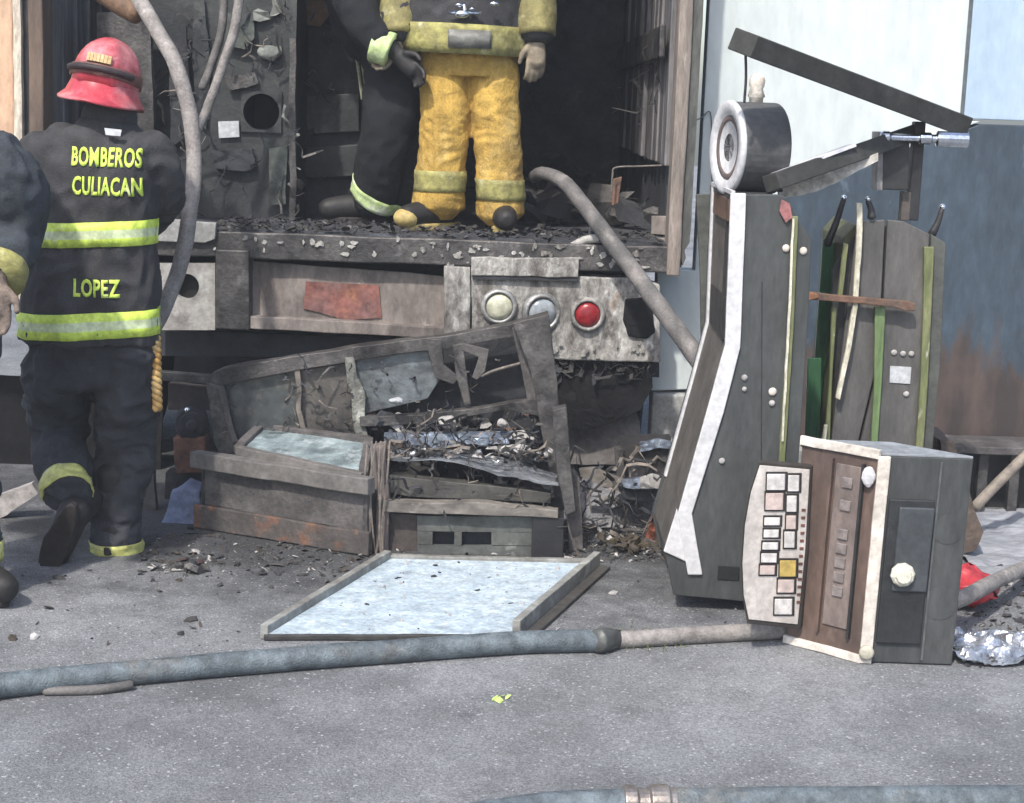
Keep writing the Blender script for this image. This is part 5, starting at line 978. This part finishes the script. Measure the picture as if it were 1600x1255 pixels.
for px, py in ((1397, 551), (1411, 553), (1424, 553), (1416, 616)):
    bm = nb(); ell(bm, at(px, py, OY - .003), (sz(5, OY), .005, sz(4.5, OY)), seg=10); obj('screw_head', bm, MATS['pale_ash'], T, smooth=True)
for i, (pp0, pp1) in enumerate((((1318, 312), (1292, 382)), ((1356, 314), (1362, 340)), ((1472, 326), (1456, 366)))):
    bm = nb(); a, b = at(*pp0, OY + .1 * (i != 1)), at(*pp1, OY + .1 * (i != 1)); tube(bm, [a, a.lerp(b, .5) + V((.004, 0, 0)), b], [.009, .011, .015], 10, 3); P_ = obj('lock_rod', bm, blackmetal, T, smooth=True)
    bm = nb(); ell(bm, a + V((0, -.002, .006)), (.011, .011, .010), seg=12); obj('rod_tip', bm, chrome, P_, smooth=True)
# lifted beam frame
pr = at(1432, 215, OY + .02)
bm = nb(); box(bm, at(1424, 270, OY).x, at(1441, 270, OY).x, OY + .0, OY + .05, at(1432, 345, OY).z, at(1432, 190, OY).z); obj('post', bm, blackmetal, T, bevel=.004)
bm = nb(); box(bm, at(1409, 320, OY).x, at(1423.5, 320, OY).x, OY + .0, OY + .045, at(1418, 345, OY).z, at(1418, 300, OY).z); obj('post_foot', bm, M('brown_foot', (.10, .085, .075), (.07, .06, .055), 6, .6), T, bevel=.003)
def beam(name, a, b, Ya, Yb, th, wd):
    A_, B2 = at(*a, Ya), at(*b, Yb); bm = nb(); bar(bm, A_, B2, wd, th, V((.25, 1, 0))); return obj(name, bm, beamtop, T, bevel=.004)
beam('upper_beam', (1160, 66), (1496, 193), 5.10, 5.60, .068, .12)
beam('lower_beam', (1205, 286), (1428, 208), 5.22, 5.60, .056, .07)
bm = nb(); pp(bm, [(1372, 208), (1422, 206), (1420, 298), (1371, 296)], OY - .03, .09); obj('hinge_box', bm, blackmetal, T, bevel=.004)
bm = nb(); pp(bm, [(1371, 206), (1380, 206), (1379, 298), (1370, 298)], OY - .036, .09); obj('hinge_edge', bm, M('grey_hinge_edge', (.32, .31, .30), (.16, .15, .15), 9, .5), T, bevel=.002)
bm = nb(); A_ = at(1374, 214, OY - .05); B2 = at(1512, 219, OY - .05); d_ = (B2 - A_).normalized(); Lt = (B2 - A_).length
lathe(bm, A_, d_, [(0, .018), (.01, .022), (.03, .022), (.035, .012), (Lt * .45, .012), (Lt * .46, .020), (Lt * .58, .020), (Lt * .59, .014), (Lt * .64, .014), (Lt * .65, .026), (Lt, .026)], 14); obj('chrome_spindle', bm, chrome, T, bevel=.002)
bm = nb(); a = at(1165, 84, 5.12); b = at(1163, 160, 5.16); tube(bm, [a, a.lerp(b, .5) + V((.003, 0, 0)), b], .0045, 6, 4); obj('hanging_wire', bm, M('dark_wire', (.06, .055, .05)), T)
bm = nb(); pp(bm, [(1215, 296), (1300, 268), (1372, 240), (1372, 252), (1320, 280), (1275, 300), (1240, 308), (1214, 306)], 5.42, .02); warp(bm, .005, 8, 5, .03); obj('torn_strip', bm, M('torn_pale_strip', (.62, .60, .55), (.32, .30, .27), 14, .6, bump=.5), T)
bm = nb(); bar(bm, at(1212, 272, 5.25), at(1330, 228, 5.4), .05, .010); obj('pale_strip', bm, M('pale_strip', (.66, .66, .70), (.5, .5, .54), 9, .5), T)
# ------------------------------------------------------------------ button panel box
A, Bp, Cp = gnd(1346, 1036), gnd(1226, 1003), gnd(1487, 1041)
uf = (Bp - A); ur = (Cp - A); hB = at(1370, 712, A.y + .02).z; lean = V((.012, 0, 0))
T = thing('button_box', 'charcoal machine box lying on its side with a white button panel', 'machine', A.lerp(Cp, .5) + uf * .5)
def fr(a, b, z): return A + uf * a + ur * b + V((0, 0, .004 + z * hB)) + lean * z
nF = V((uf.y, -uf.x, 0)).normalized(); nF = nF if nF.x < 0 else -nF      # outward normal of the left (front) face
nR = V((ur.y, -ur.x, 0)).normalized(); nR = nR if nR.y < 0 else -nR
def q4(fn, a0, a1, z0, z1): return [fn(a0, z0), fn(a1, z0), fn(a1, z1), fn(a0, z1)]
FL = lambda a, z: fr(a, 0, z); RL = lambda b, z: fr(0, b, z)
bm = nb(); prism(bm, [fr(.03, .03, .01), fr(.97, .03, .01), fr(.97, .97, .01), fr(.03, .97, .01)], V((0, 0, hB * .97))); obj('box_core', bm, M('core', (.04, .036, .034)), T)
bm = nb(); prism(bm, q4(RL, .09, 1, 0, 1), -nR * .02); obj('right_panel', bm, dkgrey, T, bevel=.003)
bm = nb(); prism(bm, [fr(0, .02, 1), fr(1, .02, 1), fr(1, 1, 1), fr(0, 1, 1)], V((0, 0, .008))); obj('top_panel', bm, M('pale_top', (.26, .28, .30), (.19, .205, .22), 6, .5), T, bevel=.002)  # top panel coloured paler than the side panels
bm = nb(); prism(bm, q4(RL, -.035, .10, -.004, 1.0), nR * .012); warp(bm, .0012, 9, 2, .05); obj('white_corner_trim', bm, creamtrim, T, bevel=.003)
bm = nb(); prism(bm, q4(FL, 0, 1.0, .985, 1.03), nF * .014); warp(bm, .002, 12, 2, .03); obj('top_edge_trim', bm, creamtrim, T, bevel=.002)
bm = nb(); prism(bm, q4(FL, 0, 1.0, -.004, .035), nF * .014); warp(bm, .002, 12, 3, .03); obj('bottom_edge_trim', bm, creamtrim, T, bevel=.002)
bm = nb(); lathe(bm, fr(0, .03, .055) + nR * .012, nR, [(0, .022), (.01, .022), (.014, .016)], 16); obj('corner_knob', bm, M('cream_knob', (.5, .47, .38), None, 8, .5), T, smooth=True)
bm = nb(); prism(bm, q4(FL, .02, .98, .035, .985), nF * .004); obj('recess_panel', bm, brownrec, T)
bm = nb(); prism(bm, q4(FL, .20, .52, .14, .93), nF * .010); R2 = obj('recess_strip', bm, M('recess_strip', (.19, .15, .135), (.13, .105, .095), 6, .6, stretch=(1, 1, .5)), T, bevel=.002)
for z in (.85, .74, .60, .53, .46, .39, .32):
    bm = nb(); prism(bm, q4(FL, .29, .42, z - .028, z + .022), nF * .016); obj('pale_key', bm, M('dusky_key', (.24, .21, .20), (.15, .13, .125), 14, .5), R2, bevel=.002)
for a0 in (.16, .55):
    bm = nb(); prism(bm, q4(FL, a0, a0 + .03, .10, .95), nF * .018); obj('recess_rib', bm, blackmetal if a0 < .5 else brownrec, T)
bm = nb(); p = fr(.08, 0, .90) + nF * .02; ell(bm, p, (.02, .012, .03), seg=10); warp(bm, .008, 30, 3); obj('torn_white_tape', bm, whitetrim, T)
# black door with round lock on the right panel
bm = nb(); prism(bm, q4(RL, .13, .62, .10, .80), nR * .012); D2 = obj('door', bm, M('black_door', (.026, .028, .030), (.02, .021, .023), 4, .45), T, bevel=.004)
bm = nb(); prism(bm, q4(RL, .24, .62, .36, .765), nR * .020); obj('door_plate', bm, slate, D2, bevel=.004)
bm = nb(); prism(bm, q4(RL, .645, .668, .02, .98), nR * .006); obj('door_edge', bm, M('grey_edge', (.10, .105, .11)), T)
c = RL(.335, .445) + nR * .020; bm = nb(); lathe(bm, c, nR, [(0, .036), (.012, .036), (.020, .030), (.020, .024), (.028, .022), (.028, .002)], 10); obj('round_lock', bm, M('cream_lock', (.62, .60, .50), (.5, .48, .40), 14, .35, bump=.1), D2, bevel=.002)
bm = nb()
for (bb, z, rr_) in ((.80, .66, .045), (.80, .30, .05)): bm = nb(); lathe(bm, RL(bb, z) + nR * .0002, nR, [(0, rr_), (.0015, rr_), (.002, rr_ * .6)], 20); obj('pressed_disc', bm, dkgrey, T)
# white button panel swung out in front
YA, YBt = A.y + .02, A.y + .12
def dk(px, py, off=0):
    Yp = YA + (YBt - YA) * (px - 1160) / 105; return at(px, py, Yp) + dn * off
dn = V((0, 0, 0)); e1 = dk(1265, 735) - dk(1187, 735); dn = V((-abs(e1.y), -abs(e1.x), 0)).normalized()
ol = [(1187, 727), (1265, 734), (1258, 860), (1246, 976), (1170, 968), (1162, 930), (1160, 880), (1164, 820), (1173, 770)]
bm = nb(); prism(bm, [dk(*p) for p in ol], -dn * .004); BP = obj('button_panel', bm, deckwhite, T, bevel=.002)
bm = nb(); prism(bm, [dk(*p) - dn * .006 for p in [(1184, 722), (1268, 729), (1262, 860), (1250, 984), (1166, 976), (1158, 930), (1156, 880), (1160, 820), (1169, 770)]], -dn * .035); obj('panel_back', bm, M('panel_back', (.045, .038, .034)), T, bevel=.003)
btn = [(1200, 740, 1228, 765, 0), (1198, 770, 1225, 796, 2), (1196, 808, 1220, 820, 0), (1195, 827, 1218, 839, 0), (1193, 847, 1217, 858, 0), (1191, 864, 1215, 878, 0), (1189, 883, 1212, 897, 2),
       (1233, 742, 1250, 767, 0), (1231, 774, 1246, 799, 0), (1230, 805, 1245, 826, 2), (1227, 830, 1243, 855, 0), (1220, 875, 1245, 900, 1), (1217, 905, 1242, 925, 2), (1212, 935, 1239, 959, 0)]
caps = (capw, capy, capp)
for x0, y0, x1, y1, k in btn:
    g_ = 3.1; bm = nb()
    prism(bm, [dk(x0 - g_, y0 - g_), dk(x1 + g_, y0 - g_), dk(x1 + g_ - .6, y1 + g_), dk(x0 - g_ - .6, y1 + g_)], dn * .004, 0)
    prism(bm, [dk(x0, y0) + dn * .0045, dk(x1, y0) + dn * .0045, dk(x1 - .6, y1) + dn * .0045, dk(x0 - .6, y1) + dn * .0045], dn * .006, 1)
    obj('button', bm, [bezel, caps[k]], BP, bevel=.0015)
bm = nb()
for i in range(13): y = 795 + i * 12; px = 1260 - (y - 740) * .055; prism(bm, [dk(px - 4, y), dk(px + 2, y), dk(px + 2, y + 4), dk(px - 4, y + 4)], dn * .003)
obj('panel_ticks', bm, M('rust_ticks', (.16, .07, .05)), BP)

# ------------------------------------------------------------------ right edge
T = thing('steel_bench', 'low dark steel bench frame against the blue wall', 'bench', at(1580, 780, 6.7))
bm = nb(); p = at(1560, 700, 6.6); box(bm, at(1484, 694, 6.6).x, 3.4, 6.56, 6.79, p.z - .02, p.z + .012); warp(bm, .004, 5, 2, .1); obj('bench_top', bm, ashgrey, T, bevel=.004)
for x in (1500, 1540, 1590, 1640):
    q = at(x, 720, 6.6); bm = nb(); box(bm, q.x - .02, q.x + .02, 6.62, 6.66, 0, p.z - .021); obj('bench_leg', bm, burnt, T, bevel=.003)
bm = nb(); box(bm, at(1486, 700, 6.6).x, 3.4, 6.74, 6.77, 0.0, p.z - .022); obj('bench_back', bm, blackmetal, T)
bm = nb(); pp(bm, [(1468, 690), (1490, 692), (1506, 740), (1520, 790), (1538, 830), (1528, 860), (1496, 868), (1470, 860)], 5.9, .25); warp(bm, .012, 6, 3, .05); single('metal_sheet', bm, M('rust_brown_panel', (.10, .075, .06), (.055, .045, .04), 6, .75, bump=.5, patch=(((.20, .12, .08), 8, .66, .06),)), 'bent rust brown sheet behind the button panel box', 'sheet')
bm = nb(); tube(bm, [at(1524, 792, 6.2), at(1562, 752, 6.25), at(1640, 676, 6.35)], .021, 12, 4); single('bent_pole', bm, M('tan_pole', (.26, .22, .18), (.17, .145, .12), 9, .6), 'tan pole leaning at the right edge above the red bundle', 'pole', smooth=True)
cloth('red_bundle', 1508, 920, 44, 22, 5.36, redcloth, 'red plastic bundle behind the grey hose at the right edge', 'bundle', 3, .16, .05)
bm = nb(); pts_ = []
n = 26; c0 = gnd(1560, 1015); bmesh.ops.create_grid(bm, x_segments=n, y_segments=n, size=1, matrix=Matrix.Translation(c0) @ Matrix.Diagonal((.17, .16, 1, 1)))
for v in bm.verts: v.co.z = .006 + max(0, noise.noise(v.co * 16 + V((3, 1, 0)))) * .06 + abs(noise.noise(v.co * 40)) * .02; v.co += V((noise.noise(v.co * 9) * .05, noise.noise(v.co * 9 + V((4, 4, 4))) * .05, 0))
single('crumpled_foil', bm, foil, 'crumpled silver foil on the asphalt beside the button panel box', 'foil')
bm = nb(); c0 = gnd(1590, 850); bmesh.ops.create_grid(bm, x_segments=30, y_segments=30, size=1, matrix=Matrix.Translation(c0) @ Matrix.Diagonal((.28, .50, 1, 1)))
for v in bm.verts: v.co.z = .01 + .04 * abs(noise.noise(V((v.co.x * 3, v.co.y * 9, 2)))) + .02 * noise.noise(v.co * 14)
single('grey_tarpaulin', bm, M('grey_tarp', (.30, .31, .34), (.21, .22, .24), 7, .6, bump=.3, stretch=(.6, 2, 1)), 'rumpled grey tarpaulin on the ground at the right edge', 'tarpaulin', smooth=True)
# small scraps
bm = nb(); p = gnd(784, 1093); chunks(bm, lambda r: p + V((r.gauss(0, .010), r.gauss(0, .012), .004)), 5, .008, .016, 3, 1, .4); single('lime_scrap', bm, greenbit, 'lime green scrap lying alone in the foreground', 'scrap')
bm = nb(); rr = random.Random(2)
for i in range(90):
    p = gnd(1005 + rr.gauss(0, 34), 1002 + rr.gauss(0, 9), .0); d_ = V((rr.uniform(-.02, .02), rr.uniform(-.02, .02), rr.uniform(.008, .035))); prism(bm, [p, p + V((.003, 0, 0)), p + d_], V((0, .002, 0)))
o = obj('weeds', bm, M('weed_green', (.10, .13, .04), (.08, .09, .03)), kind='stuff'); o['label'] = 'small green tuft beside the hose coupling'
